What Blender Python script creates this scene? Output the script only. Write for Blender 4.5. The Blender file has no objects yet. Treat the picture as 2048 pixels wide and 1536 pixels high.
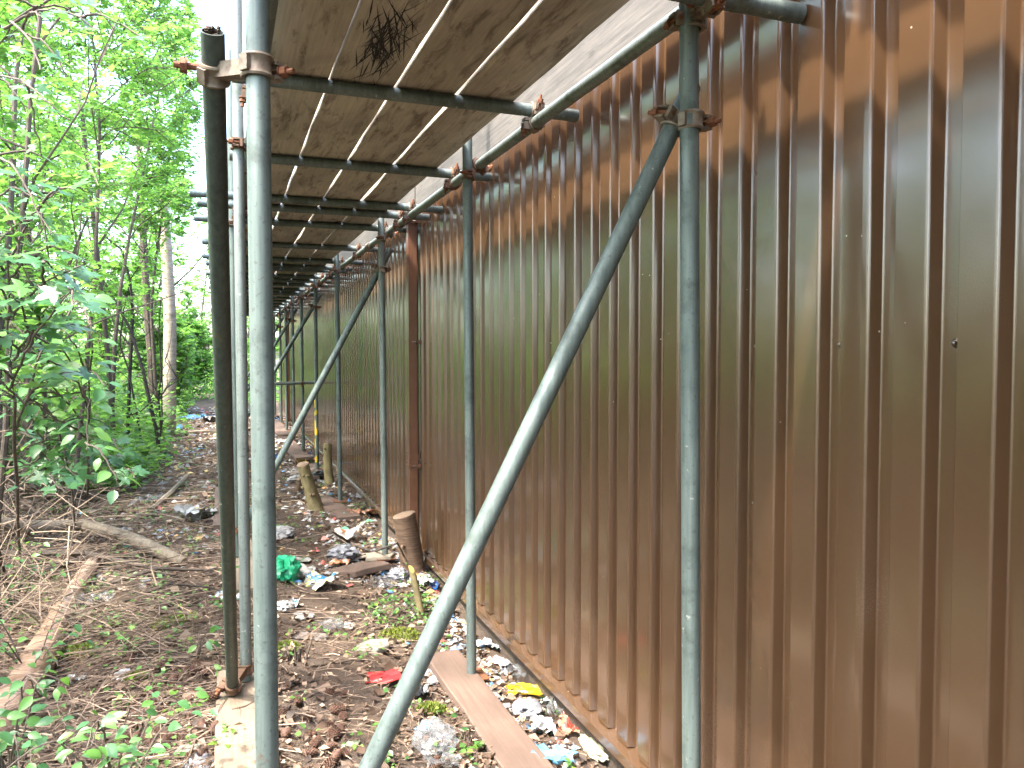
import bpy, bmesh, math, random
import numpy as np
from mathutils import Vector, Matrix, noise as mnoise

random.seed(7); rng = np.random.default_rng(11)
SC = bpy.context.scene
COL = SC.collection
R = math.radians

# ------------------------------------------------------------------ camera, sky, sun, exposure
F, CX, CY = 1540.0, 1024.0, 768.0            # focal length and centre in photograph pixels
PITCH, YAW, CAMZ = R(2.19), R(20.56), 1.68
cam = bpy.data.cameras.new('camera'); camo = bpy.data.objects.new('camera', cam); COL.objects.link(camo)
cam.sensor_width = 36.0; cam.lens = 36.0 * F / 2048.0; cam.clip_start = 0.05; cam.clip_end = 500
camo.location = (0, 0, CAMZ); camo.rotation_euler = (R(90) - PITCH, 0, -YAW)
SC.camera = camo

SUN_EL, SUN_AZ = R(58), R(-110)               # azimuth measured from +Y towards +X: the sun stands over the woods
w = bpy.data.worlds.new('World'); SC.world = w; w.use_nodes = True
nt = w.node_tree; bg = nt.nodes['Background']
sky = nt.nodes.new('ShaderNodeTexSky'); sky.sky_type = 'NISHITA'; sky.sun_disc = False
sky.sun_elevation = SUN_EL; sky.sun_rotation = SUN_AZ; sky.dust_density = 4.0; sky.air_density = 1.0; sky.ozone_density = 1.0
nt.links.new(sky.outputs[0], bg.inputs[0]); bg.inputs[1].default_value = 0.15
sun = bpy.data.lights.new('sun', 'SUN'); suno = bpy.data.objects.new('sun', sun); COL.objects.link(suno)
sun.energy = 1.15; sun.angle = R(3); sun.color = (1.0, 0.93, 0.82)
sd = Vector((math.sin(SUN_AZ) * math.cos(SUN_EL), math.cos(SUN_AZ) * math.cos(SUN_EL), math.sin(SUN_EL)))
suno.rotation_euler = sd.to_track_quat('Z', 'Y').to_euler()
SC.view_settings.view_transform = 'Standard'; SC.view_settings.look = 'None'
SC.view_settings.exposure = 3.78; SC.view_settings.gamma = 1.0; SC.view_settings.use_curve_mapping = False
SC.render.engine = 'CYCLES'
SC.cycles.max_bounces = 9; SC.cycles.diffuse_bounces = 6; SC.cycles.glossy_bounces = 3
SC.cycles.transmission_bounces = 5; SC.cycles.transparent_max_bounces = 8
SC.cycles.caustics_reflective = False; SC.cycles.caustics_refractive = False
SC.cycles.use_denoising = True

# ------------------------------------------------------------------ geometry helpers
def gz(x, y):
    """height of the ground"""
    x = np.asarray(x, float); y = np.asarray(y, float)
    t = np.clip((1.1 - x) / 1.0, 0, 1); s = t * t * (3 - 2 * t)
    z = 0.011 * np.clip(y, -5, 30) - 0.072 + 0.13 * s + 0.09 * np.clip(-x - 0.9, 0, 6) + 0.30 * np.clip(-x - 1.35, 0, 1.8) * np.clip((y - 3.0) / 2.0, 0, 1)
    z = z + 0.014 * np.sin(3.1 * x + 1.7 * y) + 0.010 * np.sin(6.3 * x - 4.1 * y + 2) + 0.010 * np.sin(2.3 * y + 0.5 + x)
    return z
def gzf(x, y): return float(gz(x, y))

_ca, _sa, _cp, _sp = math.cos(YAW), math.sin(YAW), math.cos(PITCH), math.sin(PITCH)
def ray(u, v):
    a, b = (u - CX) / F, (CY - v) / F
    f = _cp + _sp * b; up = -_sp + _cp * b
    return Vector((a * _ca + f * _sa, -a * _sa + f * _ca, up))
def gpos(u, v, dz=0.0):
    """the point of the ground seen at a pixel of the photograph"""
    d = ray(u, v); t = 0.5
    while t < 60:
        p = d * t
        if p.z + CAMZ < gzf(p.x, p.y) + dz: break
        t += 0.01
    p = d * t
    return Vector((p.x, p.y, gzf(p.x, p.y) + dz)), t
def at(u, v, depth):
    d = ray(u, v); p = d * depth
    return Vector((p.x, p.y, p.z + CAMZ))

class MB:
    def __init__(self): self.v = []; self.f = []; self.m = []; self.t = []
    def add(self, vs, fs, mat=0, tint=0.5):
        n = len(self.v); self.v.extend([tuple(p) for p in vs]); self.t.extend([tint] * len(vs))
        self.f.extend([tuple(i + n for i in f) for f in fs]); self.m.extend([mat] * len(fs))
    def box(self, c, s, M=None, mat=0, tint=0.5):
        hx, hy, hz = s[0] / 2, s[1] / 2, s[2] / 2
        vs = [Vector((x * hx, y * hy, z * hz)) for x in (-1, 1) for y in (-1, 1) for z in (-1, 1)]
        if M is not None: vs = [M @ p for p in vs]
        vs = [p + Vector(c) for p in vs]
        self.add(vs, [(0, 1, 3, 2), (4, 6, 7, 5), (0, 4, 5, 1), (2, 3, 7, 6), (0, 2, 6, 4), (1, 5, 7, 3)], mat, tint)
    def tube(self, pts, rad, sides=8, cap=True, mat=0, tint=0.5):
        pts = [Vector(p) for p in pts]; n = len(pts)
        if not hasattr(rad, '__len__'): rad = [rad] * n
        ref = Vector((0, 0, 1)) if abs((pts[-1] - pts[0]).normalized().z) < 0.9 else Vector((1, 0, 0))
        vs = []
        for i, p in enumerate(pts):
            d = (pts[min(i + 1, n - 1)] - pts[max(i - 1, 0)]).normalized()
            a = d.cross(ref)
            if a.length < 1e-5: a = d.cross(Vector((0.3, 1, 0.2)))
            a.normalize(); b = d.cross(a)
            for k in range(sides):
                t = 2 * math.pi * k / sides
                vs.append(p + (a * math.cos(t) + b * math.sin(t)) * rad[i])
        fs = [(i * sides + k, i * sides + (k + 1) % sides, (i + 1) * sides + (k + 1) % sides, (i + 1) * sides + k)
              for i in range(n - 1) for k in range(sides)]
        if cap:
            fs.append(tuple(range(sides - 1, -1, -1))); fs.append(tuple((n - 1) * sides + k for k in range(sides)))
        self.add(vs, fs, mat, tint)
    def lathe(self, prof, M, sides=16, mat=0, closed=True):
        """prof: list of (r, h) round local Z"""
        vs = []; n = len(prof)
        for r, h in prof:
            for k in range(sides):
                t = 2 * math.pi * k / sides
                vs.append(M @ Vector((r * math.cos(t), r * math.sin(t), h)))
        rng_ = range(n) if closed else range(n - 1)
        fs = [(i * sides + k, i * sides + (k + 1) % sides, ((i + 1) % n) * sides + (k + 1) % sides, ((i + 1) % n) * sides + k)
              for i in rng_ for k in range(sides)]
        self.add(vs, fs, mat)
    def mesh(self, name, mats, smooth=True):
        me = bpy.data.meshes.new(name)
        me.from_pydata(self.v, [], self.f)
        if not isinstance(mats, (list, tuple)): mats = [mats]
        for m in mats: me.materials.append(m)
        if len(mats) > 1: me.polygons.foreach_set('material_index', self.m)
        if smooth: me.polygons.foreach_set('use_smooth', [True] * len(me.polygons))
        at_ = me.attributes.new('tint', 'FLOAT', 'POINT'); at_.data.foreach_set('value', self.t)
        me.update()
        return me
    def build(self, name, mats, parent=None, smooth=True, origin=None):
        if origin is not None:
            o_ = Vector(origin); self.v = [(p[0] - o_.x, p[1] - o_.y, p[2] - o_.z) for p in self.v]
        o = bpy.data.objects.new(name, self.mesh(name, mats, smooth)); COL.objects.link(o)
        if origin is not None: o.location = origin
        if smooth:
            try: sharp(o.data)
            except Exception: pass
        if parent is not None: o.parent = parent
        return o
def sharp(me, ang=38):
    me.set_sharp_from_angle(angle=R(ang))
def np_mesh(name, V, Fc, mats, tint=None, smooth=False, nv=None):
    """fast mesh from arrays of vertices and of equal-sided faces"""
    me = bpy.data.meshes.new(name); V = np.asarray(V, np.float32); Fc = np.asarray(Fc, np.int32)
    k = Fc.shape[1]
    me.vertices.add(len(V)); me.vertices.foreach_set('co', V.ravel())
    me.loops.add(Fc.size); me.loops.foreach_set('vertex_index', Fc.ravel())
    me.polygons.add(len(Fc)); me.polygons.foreach_set('loop_start', np.arange(0, Fc.size, k, dtype=np.int32))
    if smooth: me.polygons.foreach_set('use_smooth', np.ones(len(Fc), bool))
    for m in (mats if isinstance(mats, (list, tuple)) else [mats]): me.materials.append(m)
    if tint is not None:
        a = me.attributes.new('tint', 'FLOAT', 'POINT'); a.data.foreach_set('value', np.asarray(tint, np.float32))
    me.update(calc_edges=True); me.validate()
    return me
def obj(name, me, parent=None, loc=None):
    o = bpy.data.objects.new(name, me); COL.objects.link(o)
    if parent is not None: o.parent = parent
    if loc is not None: o.location = loc
    return o
def empty(name, loc=(0, 0, 0)):
    o = bpy.data.objects.new(name, None); COL.objects.link(o); o.location = loc; o.empty_display_size = 0.1
    return o
def tag(o, label=None, cat=None, group=None, kind=None):
    if label: o['label'] = label
    if cat: o['category'] = cat
    if group: o['group'] = group
    if kind: o['kind'] = kind
    return o
def under(child, parent):
    """parent without moving (parents here are unrotated empties or meshes)"""
    child.parent = parent
    pl = Vector(parent.location); gp = parent.parent
    while gp is not None: pl += Vector(gp.location); gp = gp.parent
    child.location = Vector(child.location) - pl
    return child

# ------------------------------------------------------------------ materials
def newmat(name):
    m = bpy.data.materials.new(name); m.use_nodes = True
    n = m.node_tree.nodes; b = n['Principled BSDF']
    return m, m.node_tree, n, m.node_tree.links, b
def nd(n, t, **kw):
    x = n.new(t)
    for k, v in kw.items():
        if k.startswith('i_'): x.inputs[k[2:].replace('_', ' ')].default_value = v
        else: setattr(x, k, v)
    return x
def coords(n, l, scale=(1, 1, 1), kind='Object', rnd=True):
    tc = n.new('ShaderNodeTexCoord'); mp = n.new('ShaderNodeMapping'); mp.inputs['Scale'].default_value = scale
    l.new(tc.outputs[kind], mp.inputs['Vector'])
    if rnd:
        oi = n.new('ShaderNodeObjectInfo'); mu = n.new('ShaderNodeMath'); mu.operation = 'MULTIPLY'; mu.inputs[1].default_value = 37.0
        l.new(oi.outputs['Random'], mu.inputs[0])
        cb = n.new('ShaderNodeCombineXYZ')
        for i in range(3): l.new(mu.outputs[0], cb.inputs[i])
        l.new(cb.outputs[0], mp.inputs['Location'])
    return mp.outputs['Vector']
def ramp(n, l, src, stops, interp='LINEAR'):
    r = n.new('ShaderNodeValToRGB'); cr = r.color_ramp; cr.interpolation = interp
    while len(cr.elements) < len(stops): cr.elements.new(0.5)
    for e, (p, c) in zip(cr.elements, stops):
        e.position = p; e.color = (c, c, c, 1) if not hasattr(c, '__len__') else (*c[:3], 1)
    l.new(src, r.inputs[0]); return r.outputs[0]
def mixc(n, l, fac, a, b, mode='MIX'):
    m = n.new('ShaderNodeMix'); m.data_type = 'RGBA'; m.blend_type = mode
    for s, v in ((m.inputs[0], fac), (m.inputs[6], a), (m.inputs[7], b)):
        if hasattr(v, 'is_linked') or hasattr(v, 'links'): l.new(v, s)
        elif hasattr(v, '__len__'): s.default_value = (*v[:3], 1)
        else: s.default_value = v
    return m.outputs[2]
def noise(n, l, vec, scale, detail=4, rough=0.55, dist=0.0):
    t = nd(n, 'ShaderNodeTexNoise', i_Scale=scale, i_Detail=detail, i_Roughness=rough, i_Distortion=dist)
    if vec is not None: l.new(vec, t.inputs['Vector'])
    return t.outputs[0]
def bump(n, l, b, h, strength=0.3, dist=0.01):
    x = nd(n, 'ShaderNodeBump', i_Strength=strength, i_Distance=dist); l.new(h, x.inputs['Height']); l.new(x.outputs[0], b.inputs['Normal'])

def mat_tube(name, c1, c2, stain, stain_amt=0.55, rough=0.42, metal=0.5):
    m, t, n, l, b = newmat(name)
    v = coords(n, l, (22, 22, 1.1)); v2 = coords(n, l, (1, 1, 1))
    a = noise(n, l, v, 3.0, 5, 0.65); bb = noise(n, l, v2, 5.0, 6, 0.7); sp = noise(n, l, v2, 90.0, 2, 0.6)
    c = mixc(n, l, ramp(n, l, a, [(0.32, 0), (0.68, 1)]), c1, c2)
    c = mixc(n, l, ramp(n, l, bb, [(stain_amt, 0), (stain_amt + 0.16, 1)]), c, stain)
    c = mixc(n, l, ramp(n, l, sp, [(0.60, 0), (0.70, 0.6)]), c, (0.06, 0.065, 0.06))
    ru = noise(n, l, v2, 13.0, 5, 0.75); ce = noise(n, l, v2, 34.0, 3, 0.6)
    c = mixc(n, l, ramp(n, l, ru, [(0.66, 0), (0.74, 0.65)]), c, (0.13, 0.07, 0.04))
    c = mixc(n, l, ramp(n, l, ce, [(0.69, 0), (0.73, 0.8)]), c, (0.34, 0.35, 0.33))
    l.new(c, b.inputs['Base Color']); b.inputs['Metallic'].default_value = metal
    l.new(ramp(n, l, bb, [(0.3, rough - 0.1), (0.7, rough + 0.18)]), b.inputs['Roughness'])
    bump(n, l, b, a, 0.12, 0.002)
    return m
M_TUBE = mat_tube('galvanised_tube', (0.145, 0.182, 0.173), (0.082, 0.109, 0.102), (0.052, 0.07, 0.063), 0.53, 0.48, 0.35)
M_TUBE_PALE = mat_tube('pale_galvanised_tube', (0.20, 0.235, 0.22), (0.125, 0.152, 0.142), (0.075, 0.092, 0.08), 0.54, 0.5, 0.35)
M_TUBE_DARK = mat_tube('dark_weathered_tube', (0.022, 0.032, 0.026), (0.05, 0.066, 0.052), (0.10, 0.092, 0.03), 0.60, 0.5, 0.2)

def mat_simple(name, c1, c2, scale=30, rough=0.6, metal=0.0, bmp=0.3):
    m, t, n, l, b = newmat(name); v = coords(n, l)
    a = noise(n, l, v, scale, 5, 0.65)
    l.new(mixc(n, l, ramp(n, l, a, [(0.35, 0), (0.65, 1)]), c1, c2), b.inputs['Base Color'])
    b.inputs['Roughness'].default_value = rough; b.inputs['Metallic'].default_value = metal
    if bmp: bump(n, l, b, a, bmp, 0.003)
    return m
M_COUPLER = mat_simple('coupler_zinc', (0.21, 0.175, 0.135), (0.115, 0.085, 0.06), 45, 0.55, 0.25)
M_COUPLER_RUST = mat_simple('coupler_rusty', (0.15, 0.082, 0.046), (0.085, 0.048, 0.03), 45, 0.75, 0.1)
M_RUST = mat_simple('rust', (0.20, 0.075, 0.03), (0.09, 0.035, 0.018), 60, 0.85, 0.0, 0.6)
M_DARK = mat_simple('soil_and_gap_shade', (0.03, 0.022, 0.016), (0.07, 0.05, 0.035), 80, 0.95, 0, 0.8)  # soil in the tube top; on the plinth the colour imitates shade
M_MARK = mat_simple('charred_scratch', (0.010, 0.009, 0.010), (0.02, 0.016, 0.014), 60, 0.9, 0, 0)
M_STAIN = mat_simple('dark_wood_stain', (0.05, 0.030, 0.018), (0.09, 0.055, 0.032), 40, 0.9, 0, 0)

def mat_wood(name, c1, c2, dark, rough=0.75, stain=0.56, along=(38, 1.2, 38)):
    m, t, n, l, b = newmat(name)
    v = coords(n, l, along); v2 = coords(n, l, (2.2, 0.9, 2.2)); v3 = coords(n, l, (7, 1.3, 7))
    g = noise(n, l, v, 2.2, 7, 0.62, 0.4); s = noise(n, l, v2, 2.0, 5, 0.62, 0.6); k = noise(n, l, v3, 3.0, 6, 0.7, 0.5)
    c = mixc(n, l, ramp(n, l, g, [(0.3, 0), (0.7, 1)]), c1, c2)
    c = mixc(n, l, ramp(n, l, s, [(0.38, 0.55), (0.6, 0)]), c, [x * 0.62 for x in c2])
    c = mixc(n, l, ramp(n, l, k, [(stain + 0.06, 0), (stain + 0.20, 0.75)]), c, dark)
    l.new(c, b.inputs['Base Color']); b.inputs['Roughness'].default_value = rough
    bump(n, l, b, g, 0.35, 0.004)
    return m
M_BOARD = mat_wood('weathered_board', (0.53, 0.485, 0.415), (0.36, 0.322, 0.265), (0.095, 0.064, 0.043), stain=0.455)
M_BOARD_EDGE = mat_wood('grey_board_face', (0.098, 0.086, 0.072), (0.034, 0.029, 0.024), (0.016, 0.013, 0.010), stain=0.48)
M_PLANK = mat_wood('pinkish_sole_board', (0.150, 0.102, 0.080), (0.104, 0.069, 0.053), (0.07, 0.045, 0.035), stain=0.60)
M_PLANK_PALE = mat_wood('pale_sole_board', (0.24, 0.185, 0.135), (0.165, 0.125, 0.088), (0.06, 0.042, 0.028), stain=0.52)

def mat_clad():
    m, t, n, l, b = newmat('brown_cladding_paint')
    v = coords(n, l, (1, 1, 1), 'Object', False)
    a = noise(n, l, v, 1.6, 5, 0.6); d = noise(n, l, v, 380.0, 2, 0.5)
    v2 = coords(n, l, (1, 1, 0.7), 'Object', False); pz = noise(n, l, v2, 2.3, 3, 0.5, 0.3); fz = noise(n, l, v, 520.0, 3, 0.7)
    c = mixc(n, l, ramp(n, l, a, [(0.35, 0), (0.65, 1)]), (0.080, 0.044, 0.0225), (0.071, 0.0385, 0.0198))
    dm = n.new('ShaderNodeMath'); dm.operation = 'MULTIPLY'
    l.new(ramp(n, l, pz, [(0.56, 0), (0.74, 0.22)]), dm.inputs[0]); l.new(ramp(n, l, fz, [(0.48, 0), (0.66, 1)]), dm.inputs[1]); dust = dm.outputs[0]
    c = mixc(n, l, dust, c, (0.42, 0.33, 0.27))
    vo = nd(n, 'ShaderNodeTexVoronoi', i_Scale=24.0); l.new(v, vo.inputs['Vector'])
    vo2 = nd(n, 'ShaderNodeTexWhiteNoise'); l.new(vo.outputs['Color'], vo2.inputs['Vector'])
    dot = n.new('ShaderNodeMath'); dot.operation = 'LESS_THAN'; dot.inputs[1].default_value = 0.05; l.new(vo.outputs['Distance'], dot.inputs[0])
    few = n.new('ShaderNodeMath'); few.operation = 'GREATER_THAN'; few.inputs[1].default_value = 0.90; l.new(vo2.outputs['Value'], few.inputs[0])
    both = n.new('ShaderNodeMath'); both.operation = 'MULTIPLY'; l.new(dot.outputs[0], both.inputs[0]); l.new(few.outputs[0], both.inputs[1])
    c = mixc(n, l, both.outputs[0], c, (0.6, 0.55, 0.48))
    l.new(c, b.inputs['Base Color'])
    ro = n.new('ShaderNodeMath'); ro.operation = 'ADD'; ro.inputs[1].default_value = 0.11
    mul = n.new('ShaderNodeMath'); mul.operation = 'MULTIPLY'; mul.inputs[1].default_value = 0.16; l.new(pz, mul.inputs[0]); l.new(mul.outputs[0], ro.inputs[0])
    l.new(ro.outputs[0], b.inputs['Roughness']); b.inputs['Coat Weight'].default_value = 0.55; b.inputs['Coat Roughness'].default_value = 0.12; b.inputs['Specular IOR Level'].default_value = 0.8
    bump(n, l, b, d, 0.10, 0.0008)
    return m
M_CLAD = mat_clad()
M_PIPE = mat_simple('brown_pipe_paint', (0.135, 0.066, 0.040), (0.115, 0.055, 0.033), 8, 0.25, 0, 0.02)
M_STEEL = mat_simple('screw_steel', (0.20, 0.18, 0.16), (0.10, 0.085, 0.07), 90, 0.35, 0.8, 0)

def mat_leaf(name, dark, mid, light, trans, tr=0.42, rough=0.36):
    m, t, n, l, b = newmat(name)
    a = nd(n, 'ShaderNodeAttribute', attribute_name='tint'); oi = n.new('ShaderNodeObjectInfo')
    ad = n.new('ShaderNodeMath'); ad.operation = 'MULTIPLY_ADD'; ad.inputs[1].default_value = 0.22; ad.inputs[2].default_value = -0.11
    l.new(oi.outputs['Random'], ad.inputs[0])
    sm = n.new('ShaderNodeMath'); sm.operation = 'ADD'; l.new(a.outputs['Fac'], sm.inputs[0]); l.new(ad.outputs[0], sm.inputs[1])
    c = ramp(n, l, sm.outputs[0], [(0.0, dark), (0.5, mid), (0.95, light)])
    l.new(c, b.inputs['Base Color']); b.inputs['Roughness'].default_value = rough
    tb = n.new('ShaderNodeBsdfTranslucent')
    l.new(mixc(n, l, 0.5, c, trans, 'MIX'), tb.inputs['Color'])
    mx = n.new('ShaderNodeMixShader'); mx.inputs[0].default_value = tr
    l.new(b.outputs[0], mx.inputs[1]); l.new(tb.outputs[0], mx.inputs[2])
    l.new(mx.outputs[0], n['Material Output'].inputs['Surface'])
    return m
M_LEAF = mat_leaf('woodland_leaf', (0.050, 0.125, 0.030), (0.095, 0.215, 0.036), (0.17, 0.32, 0.04), (0.27, 0.58, 0.09), 0.54)
M_MAPLE = mat_leaf('maple_leaf', (0.034, 0.105, 0.048), (0.055, 0.155, 0.058), (0.13, 0.28, 0.04), (0.26, 0.55, 0.06), 0.34, 0.36)
M_GROUNDLEAF = mat_leaf('ground_plant_leaf', (0.045, 0.12, 0.04), (0.08, 0.19, 0.045), (0.18, 0.29, 0.05), (0.26, 0.48, 0.06), 0.35, 0.4)
M_DEADLEAF = mat_leaf('dead_leaf', (0.045, 0.029, 0.021), (0.145, 0.092, 0.062), (0.40, 0.30, 0.22), (0.30, 0.17, 0.09), 0.12, 0.7)
M_TWIG = mat_leaf('dead_twig', (0.06, 0.042, 0.031), (0.16, 0.112, 0.08), (0.38, 0.29, 0.21), (0.2, 0.14, 0.1), 0.0, 0.75)
M_BARK = mat_simple('brown_bark', (0.105, 0.082, 0.064), (0.05, 0.038, 0.03), 25, 0.85, 0, 0.6)
M_BARK_DARK = mat_simple('black_bark', (0.040, 0.030, 0.026), (0.022, 0.017, 0.015), 25, 0.8, 0, 0.6)
def mat_band_bark(name, c1, c2, c3, scale=(4, 4, 30), rough=0.6):
    m, t, n, l, b = newmat(name)
    v = coords(n, l, scale); v2 = coords(n, l, (1, 1, 1))
    a = noise(n, l, v, 1.6, 5, 0.6, 0.5); k = noise(n, l, v2, 6.0, 4, 0.6)
    c = mixc(n, l, ramp(n, l, a, [(0.40, 0), (0.62, 1)]), c1, c2)
    c = mixc(n, l, ramp(n, l, k, [(0.55, 0), (0.72, 1)]), c, c3)
    l.new(c, b.inputs['Base Color']); b.inputs['Roughness'].default_value = rough; bump(n, l, b, a, 0.45, 0.006)
    return m
M_BARK_PALE = mat_band_bark('pale_banded_bark', (0.40, 0.34, 0.27), (0.27, 0.215, 0.16), (0.10, 0.08, 0.06))
M_BARK_LOG = mat_band_bark('peeling_log_bark', (0.20, 0.118, 0.078), (0.33, 0.235, 0.175), (0.10, 0.058, 0.04), (6, 30, 6), 0.38)
M_BARK_GREY = mat_band_bark('grey_log_bark', (0.19, 0.155, 0.115), (0.125, 0.10, 0.073), (0.07, 0.055, 0.04), (30, 6, 30), 0.7)
M_BARK_STUMP = mat_band_bark('stump_bark', (0.16, 0.10, 0.062), (0.085, 0.052, 0.034), (0.20, 0.15, 0.10), (5, 5, 60), 0.8)
M_BARK_GREEN = mat_band_bark('algae_stump_bark', (0.19, 0.155, 0.075), (0.13, 0.105, 0.05), (0.075, 0.065, 0.03), (12, 12, 6), 0.8)
def mat_cutwood():
    m, t, n, l, b = newmat('cut_wood'); v = coords(n, l, (1, 1, 1), 'Object', False)
    wv = nd(n, 'ShaderNodeTexWave', wave_type='RINGS', rings_direction='SPHERICAL', i_Scale=28.0, i_Distortion=2.5, i_Detail=2.0)
    l.new(v, wv.inputs['Vector']); k = noise(n, l, v, 22, 5, 0.7)
    c = mixc(n, l, wv.outputs['Fac'], (0.20, 0.14, 0.095), (0.145, 0.098, 0.066))
    c = mixc(n, l, ramp(n, l, k, [(0.5, 0), (0.68, 0.8)]), c, (0.10, 0.065, 0.045))
    l.new(c, b.inputs['Base Color']); b.inputs['Roughness'].default_value = 0.85; bump(n, l, b, k, 0.5, 0.004)
    return m
M_CUT = mat_cutwood()
M_CUT_FRESH = mat_simple('fresh_cut_wood', (0.42, 0.34, 0.10), (0.30, 0.22, 0.08), 60, 0.8)
M_MOSS = mat_leaf('moss', (0.06, 0.085, 0.012), (0.12, 0.16, 0.02), (0.22, 0.26, 0.03), (0.25, 0.3, 0.04), 0.2, 0.8)
M_CONE = mat_simple('pine_cone_scales', (0.125, 0.06, 0.036), (0.05, 0.026, 0.018), 90, 0.75)
M_STONE = mat_simple('stone', (0.22, 0.21, 0.17), (0.12, 0.115, 0.09), 22, 0.85)

def mat_soil():
    m, t, n, l, b = newmat('woodland_soil'); v = coords(n, l, (1, 1, 1), 'Object', False)
    a = noise(n, l, v, 1.3, 5, 0.6); f = noise(n, l, v, 26, 6, 0.72); g = noise(n, l, v, 110, 4, 0.7); mo = noise(n, l, v, 2.7, 5, 0.65)
    c = mixc(n, l, ramp(n, l, f, [(0.32, 0), (0.68, 1)]), (0.050, 0.036, 0.028), (0.10, 0.071, 0.053))
    c = mixc(n, l, ramp(n, l, g, [(0.57, 0), (0.68, 0.9)]), c, (0.21, 0.15, 0.105))
    c = mixc(n, l, ramp(n, l, a, [(0.42, 0), (0.62, 0.55)]), c, (0.13, 0.085, 0.055))
    c = mixc(n, l, ramp(n, l, mo, [(0.60, 0), (0.68, 0.55)]), c, (0.10, 0.115, 0.03))
    l.new(c, b.inputs['Base Color']); b.inputs['Roughness'].default_value = 0.92
    ad = n.new('ShaderNodeMath'); ad.operation = 'ADD'; l.new(f, ad.inputs[0]); l.new(g, ad.inputs[1])
    bump(n, l, b, ad.outputs[0], 0.9, 0.02)
    return m
M_SOIL = mat_soil()

def mat_print(name, cols, scale=18, rough=0.3, alpha=1.0, crease=0.5):
    """printed or plain film and paper: patches of flat colour"""
    m, t, n, l, b = newmat(name); v = coords(n, l)
    a = noise(n, l, v, scale, 2, 0.4, 0.8); cr = noise(n, l, v, scale * 4, 4, 0.7)
    k = len(cols)
    if k == 1: c = mixc(n, l, ramp(n, l, cr, [(0.4, 0), (0.75, 1)]), cols[0], [x * 0.75 for x in cols[0]])
    else:
        ps = [0.0] + [0.36 + 0.28 * i / (k - 1) for i in range(1, k)]
        c = ramp(n, l, a, list(zip(ps, cols)), 'CONSTANT')
    dirt = noise(n, l, v, scale * 1.7, 6, 0.75)
    c = mixc(n, l, ramp(n, l, dirt, [(0.56, 0), (0.72, 0.7)]), c, (0.12, 0.085, 0.06))
    l.new(c, b.inputs['Base Color']); b.inputs['Roughness'].default_value = rough
    bump(n, l, b, cr, crease, 0.006)
    if alpha < 1:
        tr = n.new('ShaderNodeBsdfTransparent'); mx = n.new('ShaderNodeMixShader'); mx.inputs[0].default_value = alpha
        l.new(tr.outputs[0], mx.inputs[1]); l.new(b.outputs[0], mx.inputs[2]); l.new(mx.outputs[0], n['Material Output'].inputs['Surface'])
    return m

# ------------------------------------------------------------------ ground
def make_ground():
    xs = np.unique(np.concatenate([np.linspace(-140, -8, 14), np.linspace(-8, -2.6, 30), np.linspace(-2.6, 1.56, 110), np.linspace(1.56, 6, 8), np.linspace(6, 140, 12)]))
    ys = np.unique(np.concatenate([np.linspace(-60, -1, 10), np.linspace(-1, 1.4, 16), np.linspace(1.4, 9, 190), np.linspace(9, 26, 130), np.linspace(26, 260, 20)]))
    X, Y = np.meshgrid(xs, ys); Z = gz(X, Y)
    fine = (np.abs(X) < 3.2) & (Y > 1) & (Y < 26)
    Z = Z + fine * rng.normal(0, 0.006, X.shape)
    V = np.stack([X, Y, Z], -1).reshape(-1, 3); nx, ny = len(xs), len(ys)
    i = np.arange(nx * ny).reshape(ny, nx)
    Fc = np.stack([i[:-1, :-1], i[:-1, 1:], i[1:, 1:], i[1:, :-1]], -1).reshape(-1, 4)
    tag(obj('ground', np_mesh('ground', V, Fc, M_SOIL, smooth=True)), kind='structure')
make_ground()

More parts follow.
